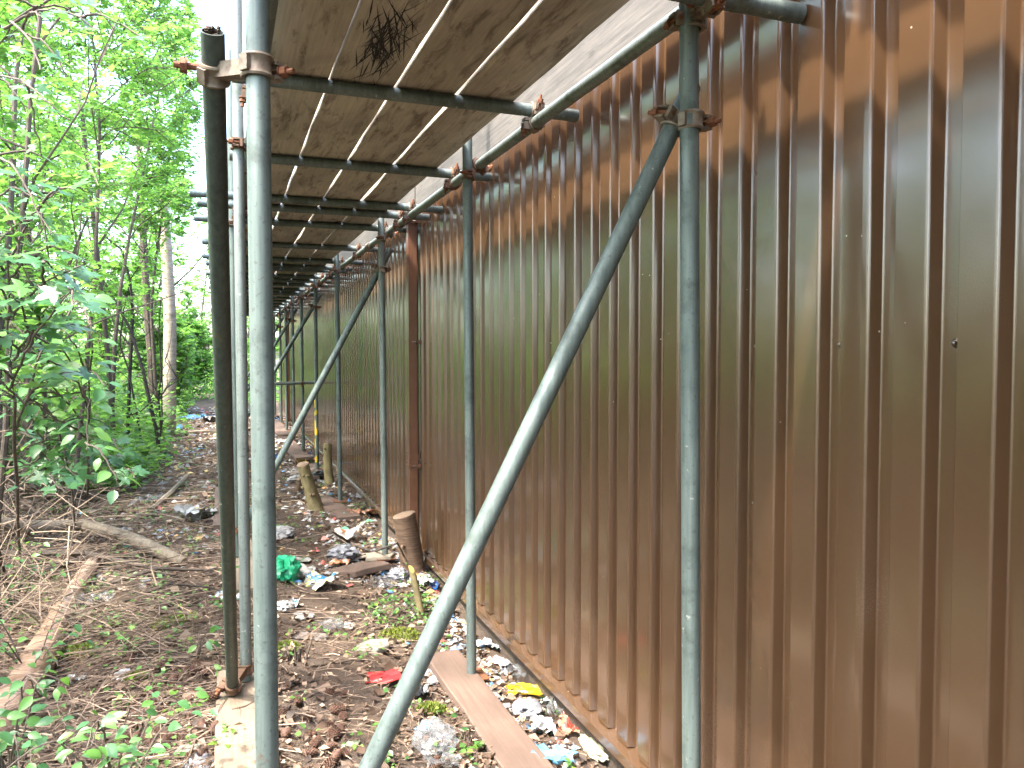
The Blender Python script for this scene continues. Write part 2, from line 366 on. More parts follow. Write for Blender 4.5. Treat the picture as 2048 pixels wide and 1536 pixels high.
# ------------------------------------------------------------------ clad building
WX = 1.465            # outer face of the crests
def make_wall():
    t = tag(empty('cladding_wall', (WX, 0, 0)), 'long glossy brown ribbed metal cladding wall of a building', 'wall')
    pitch, crest, run, dep = 1 / 6.0, 0.088, 0.013, 0.036
    z0, z1 = 0.14, 4.1
    Y0, Y1 = -1.5487, 22.4
    # from near to far: web facing the camera with rounded bends, flat crest, sharp far edge, steep hidden web, valley
    def fillet(A, P, B, rad, n=6):
        A, P, B = Vector(A), Vector(P), Vector(B); a = (A - P).normalized(); b = (B - P).normalized(); half = a.angle(b) / 2
        d = rad / math.tan(half); c = P + (a + b).normalized() * (rad / math.sin(half)); p0, p1 = P + a * d, P + b * d; out = []
        for q in range(n + 1):
            v = (p0 - c).lerp(p1 - c, q / n); out.append(tuple(c + v.normalized() * rad))
        return out
    prof = []
    for k in range(7):
        y = k * pitch
        if k: prof += fillet((y - 0.05, dep), (y - 0.012, dep), (y, 0), 0.007)
        prof += fillet((y - 0.012, dep), (y, 0), (y + 0.05, 0), 0.0095)
        if k == 6: prof.append((y + 0.02, -0.0008)); break
        prof += [(y + 0.0090, 0.0), (y + 0.0866, 0.0), (y + 0.0876, 0.0006), (y + 0.0880, 0.0016), (y + 0.0945, dep - 0.001), (y + 0.096, dep), (y + 0.100, dep), (y + pitch - 0.0185, dep)]
    def sheet():
        mb = MB(); zs = [z0, 1.2, 2.4, z1]; n = len(prof)
        for z in zs:
            for y, x in prof: mb.v.append((x, y, z)); mb.t.append(0.5)
        for j in range(len(zs) - 1):
            for i in range(n - 1): mb.f.append((j * n + i, j * n + n + i, j * n + n + i + 1, j * n + i + 1)); mb.m.append(0)
        me = mb.mesh('sheet', M_CLAD, True); sharp(me, 16); return me
    # profile runs away from the camera: crest edge first, web facing the camera comes before the next crest
    me = sheet()
    k = 0; y = Y0
    while y < Y1 - 0.5:
        # mirrored so that the far edge of each crest is the sharp one
        o = obj('sheet', me, t, (0.0006 * (k % 2), y, 0)); k += 1; y += 1.0
    # screws
    sb = MB(); sb.lathe([(0.0, 0.013), (0.0045, 0.0125), (0.0062, 0.010), (0.0062, 0.004), (0.0105, 0.003), (0.0105, 0.0), (0.0, 0.0)], Matrix.Rotation(R(-90), 4, 'Y'), 10, 0, False)
    sme = sb.mesh('screw', M_STEEL)
    yy = Y0; row = 0
    vy = 0.118
    for s in range(24):
        for z in (0.745, 1.232, 1.705, 2.215, 2.72):
            if s < 9: obj('screw', sme, t, (dep, Y0 + s + vy + pitch * 2, z))
        for q in (0, 4):
            if s < 7: obj('screw', sme, t, (dep, Y0 + s + vy + pitch * q, 1.705))
        for q in range(6):
            if s < 5: obj('screw', sme, t, (dep, Y0 + s + vy + pitch * q, 0.235))
    # drip flashing along the foot
    mb = MB()
    pr = [(0.045, 0.150), (0.030, 0.137), (-0.030, 0.128), (-0.032, 0.124), (-0.033, 0.086), (-0.024, 0.084)]
    for j, yv in enumerate((Y0, 5.0, 12.0, Y1)):
        for x, z in pr: mb.v.append((x, yv, z)); mb.t.append(0.5)
    n = len(pr)
    for j in range(3):
        for i in range(n - 1): mb.f.append((j * n + i, j * n + i + 1, j * n + n + i + 1, j * n + n + i)); mb.m.append(0)
    o = mb.build('drip_flashing', M_CLAD, t); sharp(o.data, 25)
    mb = MB(); mb.box((4.06, (Y0 + Y1) / 2 + 0.01, 2.03), (8.0, Y1 - Y0 - 0.02, 4.1)); mb.build('backing', M_CLAD, t, smooth=False)
    mb = MB(); mb.box((0.0, (Y0 + Y1) / 2, 4.15), (0.20, Y1 - Y0 + 0.1, 0.16)); mb.build('eaves_trim', M_CLAD, t, smooth=False)
    mb = MB(); mb.box((0.10, (Y0 + Y1) / 2, 0.02), (0.16, Y1 - Y0 - 0.1, 0.15)); mb.build('gap_shade_plinth', M_DARK, t, smooth=False)  # coloured dark to stand in for the shaded gap below the flashing
make_wall()

def make_downpipe(y, label):
    t = tag(empty('downpipe', (WX - 0.055, y, 0.0)), label, 'downpipe', 'brown downpipes on the wall')
    mb = MB(); mb.box((0, 0, 2.18), (0.072, 0.090, 3.98)); o = mb.build('pipe', M_PIPE, t, smooth=False)
    bm = bmesh.new(); bm.from_mesh(o.data); bmesh.ops.bevel(bm, geom=[e for e in bm.edges], offset=0.008, segments=2, affect='EDGES'); bm.to_mesh(o.data); bm.free()
    for z in (0.80, 1.78, 2.72):
        mb = MB(); mb.box((-0.002, 0, z), (0.082, 0.102, 0.028)); mb.box((0.03, -0.075, z), (0.03, 0.05, 0.026)); mb.box((0.03, 0.07, z), (0.03, 0.05, 0.026))
        c = mb.build('bracket', M_PIPE, t, smooth=False)
        mb = MB(); mb.tube([(0.01, -0.092, z), (-0.02, -0.092, z)], 0.007, 6); mb.build('bolt', M_STEEL, c)
    mb = MB(); mb.box((0, 0, 0.87), (0.080, 0.098, 0.055)); mb.build('socket_joint', M_PIPE, t, smooth=False)
    mb = MB(); mb.box((-0.012, 0, 0.16), (0.09, 0.092, 0.075)); mb.build('shoe', M_PIPE, t, smooth=False)
make_downpipe(6.02, 'brown square downpipe with clip brackets, nearer of the two on the ribbed wall')
make_downpipe(18.6, 'brown square downpipe far along the wall behind many scaffold uprights')

# ------------------------------------------------------------------ scaffold
TR = 0.0255
SCAF = tag(empty('scaffold', (0, 0, 0)), 'long galvanised tube scaffold with clamped uprights, rails and diagonal braces', 'scaffold')
IX, OX = 1.185, 0.078
YS = [1.79, 3.79, 6.08, 8.61, 10.75, 12.74, 14.44, 16.08, 17.66, 19.78]
ZL = 2.648; ZT = ZL + 2 * TR; ZB = ZT + TR
def hollow(p0, p1, name, mat, sides=28, r=TR):
    p0 = Vector(p0); p1 = Vector(p1); d = p1 - p0; L = d.length
    M = d.to_track_quat('Z', 'Y').to_matrix().to_4x4()
    mb = MB(); mb.lathe([(r, 0), (r, L), (r - 0.004, L), (r - 0.004, 0)], M, sides)
    o = mb.build(name, mat, SCAF); o.location = p0
    return o
def plain(o, label):
    o['label'] = label; return o
BOLT_CACHE = {}
def bolt_mesh():
    if 'b' not in BOLT_CACHE:
        mb = MB(); mb.tube([(0, 0, -0.022), (0, 0, 0.058)], 0.0065, 8)
        mb.tube([(0, 0, 0.026), (0, 0, 0.042)], 0.0135, 6); mb.tube([(0, 0, 0.024), (0, 0, 0.0275)], 0.016, 12)
        me = mb.mesh('bolt', M_RUST); sharp(me, 30); BOLT_CACHE['b'] = me
    return BOLT_CACHE['b']
def coupler(pA, axA, pB, axB, rusty=False, flip=1):
    pA, pB = Vector(pA), Vector(pB); axA, axB = Vector(axA).normalized(), Vector(axB).normalized()
    mb = MB(); mid = (pA + pB) / 2; bolts = []
    for p, a, q in ((pA, axA, pB), (pB, axB, pA)):
        w_ = (q - p); w_ = (w_ - a * w_.dot(a))
        if w_.length < 1e-4: w_ = a.orthogonal()
        w_.normalize(); t_ = a.cross(w_) * flip
        if t_.y > 0.3: t_ = -t_
        M = Matrix((( t_.x, w_.x, a.x, p.x), (t_.y, w_.y, a.y, p.y), (t_.z, w_.z, a.z, p.z), (0, 0, 0, 1)))
        if M.determinant() < 0: M = Matrix(((-t_.x, w_.x, a.x, p.x), (-t_.y, w_.y, a.y, p.y), (-t_.z, w_.z, a.z, p.z), (0, 0, 0, 1)))
        r0 = TR + 0.0004
        mb.lathe([(r0, -0.023), (r0 + 0.008, -0.024), (r0 + 0.010, -0.019), (r0 + 0.005, -0.012), (r0 + 0.005, 0.012), (r0 + 0.010, 0.019), (r0 + 0.008, 0.024), (r0, 0.023)], M, 20)
        # lugs either side of the bolt
        for s in (-1, 1):
            c = M @ Vector((0.041, -0.014 - 0.0, s * 0.015)); mb.box(c, (0.026, 0.030, 0.008), M.to_3x3())
        c = M @ Vector((0.040, 0.012, 0)); mb.box(c, (0.022, 0.012, 0.036), M.to_3x3())
        mb.box(M @ Vector((-0.034, 0.0, 0)), (0.014, 0.022, 0.034), M.to_3x3())
        dr = (M.to_3x3() @ Vector((0.12, -1, 0))).normalized()
        bolts.append((M @ Vector((0.044, 0.0, 0)), dr))
    d = pB - pA
    Mq = (d.to_track_quat('Z', 'Y') if d.length > 1e-4 else Vector((0, 0, 1)).to_track_quat('Z', 'Y')).to_matrix()
    mb.box(mid, (0.034, 0.034, max(0.012, d.length - 2 * TR + 0.012)), Mq)
    mat = M_COUPLER_RUST if rusty else M_COUPLER
    o = mb.build('coupler', mat, SCAF, origin=mid)
    bm = bmesh.new(); bm.from_mesh(o.data); bm.to_mesh(o.data); bm.free()
    for p, dr in bolts:
        b = obj('bolt', bolt_mesh(), o); b.location = p - mid; b.rotation_mode = 'QUATERNION'; b.rotation_quaternion = dr.to_track_quat('Z', 'Y')
    return o
X, Yv, Zv = (1, 0, 0), (0, 1, 0), (0, 0, 1)
def foot(x, y): return gzf(x, y) + 0.045
# uprights
lean = [0.030, 0.012, 0.010, 0.012, 0.0, 0.006, 0.004, 0.0, 0.004, 0.0]
for i, y in enumerate(YS):
    zf = foot(IX, y)
    o = hollow((IX + lean[i] * 0.9, y, zf), (IX - lean[i] * 0.8, y - 0.004, 3.05 if i else 3.4), 'upright', M_TUBE_PALE if i in (2,) else M_TUBE)
    if i == 0: plain(o, 'thick galvanised upright tube nearest the camera on the wall side')
    if i == 4: plain(o, 'upright tube with torn yellow tape round its lower half')
    if i > 0:
        mb = MB(); mb.box((IX + lean[i] * 0.9, y, zf + 0.002), (0.15, 0.15, 0.006)); mb.build('base_plate', M_RUST, SCAF, smooth=False)
    zf = foot(OX, y)
    o = hollow((OX + 0.004, y, zf), (OX, y, 3.9), 'upright', M_TUBE_PALE if i == 1 else M_TUBE)
    if i == 0: plain(o, 'thick grey-green upright tube nearest the camera on the woodland side')
    coupler((IX, y, ZL - 0.055), Zv, (IX + 0.053, y, ZL), Yv, rusty=(i % 3 == 1), flip=-1)
    if i < 7: coupler((OX, y, ZL - 0.004), Zv, (OX + 0.052, y, ZL), Yv, rusty=(i % 2 == 1))
for y in (-0.35, -2.3):
    hollow((IX, y, foot(IX, y)), (IX, y, 3.05), 'upright', M_TUBE); hollow((OX - 0.02, y, foot(OX, y)), (OX - 0.02, y, 3.9), 'upright', M_TUBE)
# the near outer upright is clamped to a short leaning tube
top = Vector((-0.012, 1.83, 2.385)); bot = Vector((0.020, 3.66, foot(0.03, 3.66) + 0.01))
o = hollow(top, bot, 'raking_tube', M_TUBE_DARK); plain(o, 'dark stained leaning tube with an open soil-filled top')
dtop = (bot - top).normalized()
mb = MB(); M = dtop.to_track_quat('Z', 'Y').to_matrix().to_4x4()
mb.lathe([(0.0, 0.009), (0.012, 0.006), (0.0212, 0.012)], Matrix.Translation(top) @ M, 14, 0, False)
for k in range(26):
    p = top + Vector((random.uniform(-.014, .014), random.uniform(-.012, .016), random.uniform(-0.004, 0.008)))
    mb.box(p, (0.007, 0.005, 0.005), Matrix.Rotation(random.random() * 3, 3, 'Z') @ Matrix.Rotation(random.random() * 3, 3, 'X'))
soil = mb.build('soil_plug', M_DARK, o); soil.location = -top
pr = top + dtop * 0.090
oc = coupler(pr, dtop, (OX, 1.79, pr.z - 0.01), Zv, rusty=False, flip=1)
b_ = obj('bolt', bolt_mesh(), oc); b_.location = pr + Vector((-0.036, -0.012, 0.004)) - Vector(oc.location); b_.rotation_euler = (0, R(-90), 0); b_.scale = (1.2, 1.2, 0.8)
pr2 = bot - dtop * 0.045
coupler(pr2, dtop, (OX, 3.79, foot(OX, 3.79) + 0.055), Zv, rusty=True)
# rails
for j, (a, b) in enumerate(((-2.6, 0.87), (0.9, 6.9), (6.93, 12.9), (12.93, 18.9), (18.93, 22.0))):
    dz = (0.0, 0.0, -0.004, 0.012, 0.02)[j]
    o = hollow((IX + 0.053, a, ZL), (IX + 0.053, b, ZL + dz * 0.3), 'ledger', M_TUBE_PALE)
    o2 = hollow((OX + 0.052, a, ZL), (OX + 0.052, b, ZL), 'ledger', M_TUBE)
    if 0 < j < 4:
        for xx in (IX + 0.053, OX + 0.052):
            mb = MB(); mb.lathe([(TR + .0005, -0.09), (TR + 0.007, -0.09), (TR + 0.008, 0), (TR + 0.007, 0.09), (TR + .0005, 0.09)], Matrix.Translation((xx, b + 0.015, ZL)) @ Matrix.Rotation(R(90), 4, 'X'), 16)
            mb.build('sleeve_coupler', M_COUPLER, SCAF)
# cross tubes under the boards
TY = [-2.4, -1.2, 0.0, 3.03, 4.24, 5.30, 5.63, 6.25, 7.53, 8.65, 9.30, 9.62, 10.45, 11.05, 11.7, 12.6, 13.25, 13.58, 14.5, 15.4, 16.3, 17.22, 17.55, 18.5, 19.4, 20.3, 21.2]
for k, y in enumerate(TY):
    xe = WX - 0.006 - random.choice((0.0, 0.0, 0.03, 0.012)); xs = 0.045 if k < 5 else -0.14 - random.uniform(0, 0.05)
    o = hollow((xs, y, ZT), (xe, y - 0.01, ZT), 'transom', M_TUBE, 20)
    if y < 16: coupler((IX + 0.053, y, ZL), Yv, (IX + 0.053, y - 0.008, ZT), X, rusty=(k % 2 == 0), flip=1)
    if y < 7: coupler((OX + 0.052, y, ZL), Yv, (OX + 0.052, y, ZT), X, rusty=True)
o = hollow((-0.12, 1.71, 2.598), (WX - 0.008, 1.69, 2.590), 'transom', M_TUBE); plain(o, 'lower cross tube clamped beside the nearest upright, end against the wall')
coupler((IX, 1.79, 2.57), Zv, (IX - 0.01, 1.735 - 0.035, 2.596), X, rusty=False)
# diagonal braces across the frames
def brace(y, x0, z0, x1, z1, zc, label=None, rust=False):
    p0, p1 = Vector((x0, y, z0)), Vector((x1, y, z1)); o = hollow(p0, p1, 'brace', M_TUBE)
    if label: plain(o, label)
    d = (p1 - p0); t = (zc - z0) / (z1 - z0); pc = p0 + d * t
    coupler((IX, y - 0.053, zc - 0.01), Zv, pc, d, rusty=rust)
    t2 = 0.05; pb = p0 + d * t2
    coupler((OX, y - 0.053, pb.z), Zv, pb, d, rusty=True)
brace(YS[0] + 0.053, 0.085, 0.22, 1.222, 2.42, 2.315, 'long diagonal brace tube crossing the view to the nearest upright')
brace(YS[2] + 0.053, 0.07, 0.26, 1.262, 2.52, 2.36, 'diagonal brace tube rising to the chalk-marked third upright')
for i, zc in ((4, 2.33), (6, 2.30), (8, 2.30)):
    brace(YS[i] + 0.053, 0.05, 0.45, 1.26, 2.50, zc, rust=True)
o = hollow((-0.05, YS[5] - 0.053, 1.20), (WX - 0.01, YS[5] - 0.053, 1.235), 'tie_tube', M_TUBE_PALE); plain(o, 'thin horizontal tie tube at waist height between the uprights')
coupler((IX, YS[5], 1.225), Zv, (IX, YS[5] - 0.053, 1.228), X, rusty=True)
# torn hazard tape on the fifth upright
def tape():
    m, t, n, l, b = newmat('torn_yellow_tape'); v = coords(n, l, (1, 1, 1), 'Object', False)
    b.inputs['Base Color'].default_value = (0.55, 0.40, 0.02, 1); b.inputs['Roughness'].default_value = 0.5
    mb = MB(); rr = random.Random(3); z = 0.10
    while z < 1.12:
        h = rr.uniform(0.06, 0.16); a0 = rr.uniform(2.6, 4.2); span = rr.uniform(1.6, 3.4); n_ = 8; r = TR + 0.0015; tw = rr.uniform(-0.05, 0.05)
        vs = []; 
        for k in range(n_ + 1):
            a = a0 + span * (k / n_ - 0.5); zz = z + tw * k / n_
            vs += [(math.cos(a) * r, math.sin(a) * r, zz + rr.uniform(-.012, .012)), (math.cos(a) * r, math.sin(a) * r, zz + h + rr.uniform(-.02, .02))]
        mb.add(vs, [(2 * k, 2 * k + 2, 2 * k + 3, 2 * k + 1) for k in range(n_)])
        z += h + rr.uniform(0.01, 0.12)
        if 0.6 < z < 0.72: z += 0.12
    o = mb.build('hazard_tape', m, SCAF); o.location = (IX, YS[4], 0.10); o['label'] = 'torn yellow tape wound on an upright'
tape()

# ------------------------------------------------------------------ boards overhead
BW, BT = 0.2382, 0.038
BX = [(0.152, 'nearest the woods'), (0.403, 'second from the woods'), (0.653, 'second from the wall'), (0.902, 'nearest the wall')]
ROWS = [(-2.55, 1.445), (1.46, 5.455), (5.47, 9.45), (9.465, 13.41), (13.425, 17.37), (17.385, 21.3)]
ROWN = ['bay above the camera', 'first bay in view', 'second bay', 'third bay', 'fourth bay', 'farthest bay']
def board_mesh(L, rr):
    """a board with worn arrises: length along Y, top at z = 0"""
    n = 14; mb = MB(); sec = []
    for j in range(n + 1):
        y = -L / 2 + L * j / n; a = rr.gauss(0, 0.0022); c = rr.gauss(0, 0.0018)
        h = BW / 2; e = 0.004
        sec.append([(-h + a, y, 0.004), (-h + e + a, y, 0.0), (h - e + c, y, 0.0), (h + c, y, 0.004), (h + c, y, BT - 0.003), (h - e + c, y, BT), (-h + e + a, y, BT), (-h + a, y, BT - 0.003)])
    vs = [p for s in sec for p in s]; k = 8
    fs = [(i * k + q, i * k + (q + 1) % k, (i + 1) * k + (q + 1) % k, (i + 1) * k + q) for i in range(n) for q in range(k)]
    fs.append(tuple(range(k - 1, -1, -1))); fs.append(tuple(n * k + q for q in range(k)))
    mb.add(vs, fs); me = mb.mesh('scaffold_board', M_BOARD, True); sharp(me, 30); return me
rb = random.Random(5)
FIRST_BOARD = None
for r_, (a, b) in enumerate(ROWS):
    for c_, (x0, nm) in enumerate(BX):
        L = b - a - 0.012; me = board_mesh(L, rb)
        o = obj('scaffold_board', me); o.location = (x0 + BW / 2 + rb.gauss(0, 0.0012), (a + b) / 2, ZB + 0.001 + rb.uniform(0, 0.002)); o.rotation_euler = (0, 0, rb.gauss(0, 0.0003))
        tag(o, 'weathered scaffold board of the %s, %s' % (ROWN[r_], nm), 'board', 'platform boards')
        if r_ == 1 and c_ == 1: FIRST_BOARD = o
        if r_ == 2 and c_ == 2: STAIN_BOARD = o
    mb = MB(); L = b - a - 0.02; mb.box((0, 0, 0), (BT, L, 0.226)); 
    o = mb.build('toe_board', M_BOARD_EDGE, smooth=False); o.location = (1.325, (a + b) / 2, ZB + 0.116); o.rotation_euler = (0, rb.gauss(0, 0.01), 0)
    tag(o, 'pale grey board standing on edge along the wall side, %s' % ROWN[r_], 'board', 'edge boards')
# black scratches on the second board
mb = MB(); rr = random.Random(9)
for k in range(150):
    cx = rr.gauss(0.0, 0.042); cy = rr.gauss(-0.86, 0.16); L = rr.uniform(0.06, 0.36); a = rr.gauss(0.0, 0.36); wd = rr.uniform(0.0012, 0.0034)
    dx, dy = math.sin(a) * L / 2, math.cos(a) * L / 2; px, py = math.cos(a) * wd, -math.sin(a) * wd
    if abs(cx) + abs(dx) > 0.107: continue
    mb.add([(cx - dx - px * .3, cy - dy - py * .3, -0.0006 - k * 1e-5), (cx - px, cy - py, -0.0007 - k * 1e-5), (cx + dx, cy + dy, -0.0006 - k * 1e-5), (cx + px, cy + py, -0.0007 - k * 1e-5)], [(0, 1, 2, 3)])
s = mb.build('scratch_marks', M_MARK, FIRST_BOARD, smooth=False); s['label'] = 'black crossing scratches'
mb = MB(); rr = random.Random(4)
for k in range(7):
    y = -1.36 + k * 0.045 + rr.uniform(-.006, .006); x1 = 0.09 + rr.uniform(-.02, .012)
    mb.add([(-0.085, y, -0.0008), (x1, y + rr.uniform(-.01, .01), -0.0008), (x1, y + 0.012, -0.0008), (-0.085, y + 0.009, -0.0008)], [(0, 1, 2, 3)])
for k in range(10):
    x = 0.06 + rr.uniform(-.03, .04); y = -1.20 + rr.gauss(0, 0.09); q = rr.uniform(.008, .022)
    mb.add([(x - q, y - q, -0.0011 - k * 1e-5), (x + q, y - q * .6, -0.0011 - k * 1e-5), (x + q * .7, y + q * 1.6, -0.0011 - k * 1e-5), (x - q * .5, y + q, -0.0011 - k * 1e-5)], [(0, 1, 2, 3)])
s = mb.build('stain_marks', M_STAIN, STAIN_BOARD, smooth=False); s['label'] = 'dark brown barred stain'

# ------------------------------------------------------------------ sole boards on the ground
def sole(x0, x1, y0, y1, label, mat, th=0.042, ang=0.0, name='sole_board', lift=0.0):
    rr = random.Random(int(y0 * 100)); L, W = y1 - y0, x1 - x0; n = 10; k = 6; sec = []
    for j in range(n + 1):
        y = -L / 2 + L * j / n; a, c = rr.gauss(0, .003), rr.gauss(0, .003); h = W / 2
        sec += [(-h + a, y, 0), (h + c, y, 0), (h + c, y, th - .004), (h - .005 + c, y, th), (-h + .005 + a, y, th), (-h + a, y, th - .004)]
    fs = [(i * k + q, i * k + (q + 1) % k, (i + 1) * k + (q + 1) % k, (i + 1) * k + q) for i in range(n) for q in range(k)]
    fs.append(tuple(range(k - 1, -1, -1))); fs.append(tuple(n * k + q for q in range(k)))
    mb = MB(); mb.add(sec, fs); o = mb.build(name, mat)
    cx, cy = (x0 + x1) / 2, (y0 + y1) / 2
    zc = gzf(cx, cy); sl = math.atan2(gzf(cx, y1) - gzf(cx, y0), L)
    o.location = (cx, cy, zc + lift + 0.002); o.rotation_euler = (sl, 0, ang)
    return tag(o, label, 'board', 'boards under the uprights')
sole(1.03, 1.225, 1.7, 4.12, 'long pinkish-brown plank on the ground under the second wall-side upright', M_PLANK)
sole(-0.05, 0.175, 1.55, 3.95, 'pale sandy plank under the nearest woodland-side uprights', M_PLANK_PALE, lift=.015)
sole(0.00, 0.225, 5.25, 6.55, 'pale worn plank behind the thick woodland-side upright', M_PLANK_PALE)
sole(-0.10, 0.12, 7.2, 8.95, 'grey-brown plank seen beside the dark leaning tube', M_PLANK)
sole(0.98, 1.21, 7.75, 9.0, 'wide pinkish plank beside the two leaning stumps', M_PLANK, ang=0.12)
sole(0.98, 1.21, 10.2, 11.3, 'dirty plank under the taped upright', M_PLANK, ang=-0.1)
sole(0.95, 1.2, 12.0, 14.9, 'long grey plank under the far wall-side uprights', M_PLANK, ang=0.04)
sole(0.95, 1.2, 15.3, 18.2, 'farthest grey plank along the wall-side uprights', M_PLANK)


# ------------------------------------------------------------------ plants
def unit(a): return a / np.maximum(np.linalg.norm(a, axis=-1, keepdims=True), 1e-9)
def leaf_arrays(P, D, N, L, W, tint, droop=0.12):
    """folded pointed oval leaves: P base, D direction, N face normal; returns vertices, triangles, tints"""
    P = np.asarray(P, float); D = unit(np.asarray(D, float)); N = np.asarray(N, float)
    S = unit(np.cross(D, N)); N = np.cross(S, D); L = np.asarray(L)[:, None]; W = np.asarray(W)[:, None]
    b = P; m = P + D * L * 0.5 - N * L * 0.05; tp = P + D * L - N * L * droop
    l1 = P + D * L * 0.42 + S * W * 0.5 + N * W * 0.13; r1 = P + D * L * 0.42 - S * W * 0.5 + N * W * 0.13
    V = np.stack([b, l1, tp, r1, m], 1).reshape(-1, 3); n = len(P); k = np.arange(n)[:, None] * 5
    T = np.concatenate([k + [0, 4, 1], k + [4, 2, 1], k + [0, 3, 4], k + [3, 2, 4]], 0)
    return V, T, np.repeat(np.asarray(tint), 5)
def leaves_obj(name, arrs, mat, parent=None, loc=None):
    Vs, Ts, ts, off = [], [], [], 0
    for V, T, t in arrs: Vs.append(V); Ts.append(T + off); ts.append(t); off += len(V)
    return obj(name, np_mesh(name, np.concatenate(Vs), np.concatenate(Ts), mat, np.concatenate(ts)), parent, loc)

def rand_dir(el0, el1, r):
    a = r.uniform(0, 2 * math.pi); e = math.radians(r.uniform(el0, el1))
    return Vector((math.cos(a) * math.cos(e), math.sin(a) * math.cos(e), math.sin(e)))
def wander(p, d, L, n, r, curve=0.18, up=0.0):
    pts = [p.copy()]; d = d.normalized()
    for i in range(n):
        d = (d + Vector((r.gauss(0, curve), r.gauss(0, curve), r.gauss(0, curve) + up))).normalized()
        pts.append(pts[-1] + d * (L / n))
    return pts
def make_tree(name, base, H, label, seed, trunk_r=0.06, limbs=15, subs=6, twigs=4, per=9, leaf=0.065, spread=0.38, low=0.22,
              leafmat=None, bark=None, group='woodland trees', lean=(0, 0), xmax=-0.30, cat='tree', aspect=0.62, stems=1, flat=0.55, clear=None):
    r = random.Random(seed); g = np.random.default_rng(seed); leafmat = leafmat or M_LEAF; bark = bark or M_BARK
    bx, by = base; bz = gzf(bx, by) - 0.05
    t = tag(empty(name, (bx, by, bz)), label, cat, group)
    mb = MB(); LP, LD, LN, LL = [], [], [], []
    def ok(q): return bx + q.x < xmax and (clear is None or clear(bx + q.x, by + q.y, bz + q.z))
    for s in range(stems):
        h = H * (1.0 if s == 0 else r.uniform(0.7, 0.95)); off = Vector((r.uniform(-.15, .15), r.uniform(-.15, .15), 0)) * (s > 0)
        d0 = Vector((lean[0] + (r.uniform(-.3, .3) if s else 0), lean[1] + (r.uniform(-.3, .3) if s else 0), 1)).normalized()
        n = 9; pts = wander(off, d0, h, n, r, 0.07, 0.03)
        tr = trunk_r * (1 if s == 0 else 0.7)
        mb.tube(pts, [tr * (1 - 0.86 * i / n) + 0.003 for i in range(n + 1)], 8)
        for k in range(limbs // stems + (1 if stems > 1 else 0)):
            f = low + (0.98 - low) * (k + r.random()) / (limbs // stems + 1); i = min(int(f * n), n - 1); fr = f * n - i
            p = pts[i].lerp(pts[i + 1], fr)
            L = H * spread * (1.05 - 0.62 * f) * r.uniform(0.75, 1.2)
            lp = wander(p, rand_dir(10, 52, r), L, 5, r, 0.2, 0.04); r0 = max(0.006, tr * (1 - 0.8 * f) * 0.45)
            if not ok(lp[2]): continue
            mb.tube(lp, [r0 * (1 - 0.75 * j / 5) + 0.0015 for j in range(6)], 5, False)
            for q in range(subs):
                ff = 0.25 + 0.75 * (q + r.random()) / subs; j = min(int(ff * 5), 4); sp_ = lp[j].lerp(lp[j + 1], ff * 5 - j)
                dd = ((lp[j + 1] - lp[j]).normalized() * 0.6 + rand_dir(-25, 45, r)).normalized()
                sl = L * r.uniform(0.28, 0.5); st = wander(sp_, dd, sl, 3, r, 0.22, -0.01)
                if not ok(st[-1]): continue
                mb.tube(st, [0.0055, 0.004, 0.003, 0.002], 3, False)
                for w_ in range(twigs):
                    jj = r.uniform(0.4, 2.95); i2 = int(jj); tp = st[i2].lerp(st[i2 + 1], jj - i2)
                    td = ((st[-1] - st[0]).normalized() * 0.55 + rand_dir(-35, 35, r)).normalized(); tl = r.uniform(0.16, 0.36) * (H / 6) ** 0.4
                    te = tp + td * tl - Vector((0, 0, 0.05 * tl))
                    if not ok(te): continue
                    mb.tube([tp, te], [0.0022, 0.0012], 3, False)
                    side = td.cross(Vector((0, 0, 1))).normalized()
                    for v in range(per):
                        a = (v + 0.6) / per; sg = 1 if v % 2 else -1
                        pos = tp.lerp(te, a); dl = (td * 0.7 + side * sg * r.uniform(0.5, 1.1) + Vector((0, 0, r.uniform(-.45, .2))))
                        LP.append(pos); LD.append(dl); LN.append((r.gauss(0, flat), r.gauss(0, flat), 1.0)); LL.append(leaf * r.uniform(0.6, 1.25))
    LL = np.array(LL); tint = np.clip(g.normal(0.46, 0.2, len(LL)), 0, 1)
    tr_o = mb.build('trunk', bark, t)
    leaves_obj('crown', [leaf_arrays(np.array([tuple(p) for p in LP]), np.array([tuple(p) for p in LD]), np.array(LN), LL, LL * aspect, tint)], leafmat, t)
    return t

WOOD = 'leafy young tree in the woods beside the scaffold'
# trees in the line of sight, near ones loosest
make_tree('sapling_tree', (-1.25, 5.2), 5.4, 'slim leafy sapling whose twigs hang over the upper left', 105, 0.018, 17, 6, 6, 10, 0.058, 0.25, 0.20, xmax=-0.45)
make_tree('sapling_tree', (-1.75, 7.2), 6.6, 'bushy many-stemmed tree behind the big-leaved maple sprays', 102, 0.03, 22, 7, 6, 10, 0.066, 0.27, 0.10, xmax=-0.55, stems=2)
make_tree('sapling_tree', (-1.75, 9.4), 5.4, 'leafy sapling beyond the dark forked shrub', 103, 0.025, 16, 6, 6, 10, 0.066, 0.24, 0.22, xmax=-0.68)
make_tree('sapling_tree', (-1.3, 7.8), 6.6, 'tall fine-leaved tree leaning over the end of the leaning tube', 107, 0.02, 24, 7, 7, 12, 0.052, 0.27, 0.42, xmax=-0.24, clear=lambda x, y, z: z > 2.9 or x < -.62)
make_tree('sapling_tree', (-1.4, 11.5), 7.0, 'tall fine-leaved tree just behind the pale banded trunk', 108, 0.028, 24, 7, 7, 12, 0.062, 0.25, 0.42, xmax=-0.22, lean=(-.04, 0), clear=lambda x, y, z: z > 3.2 or x < -.75)
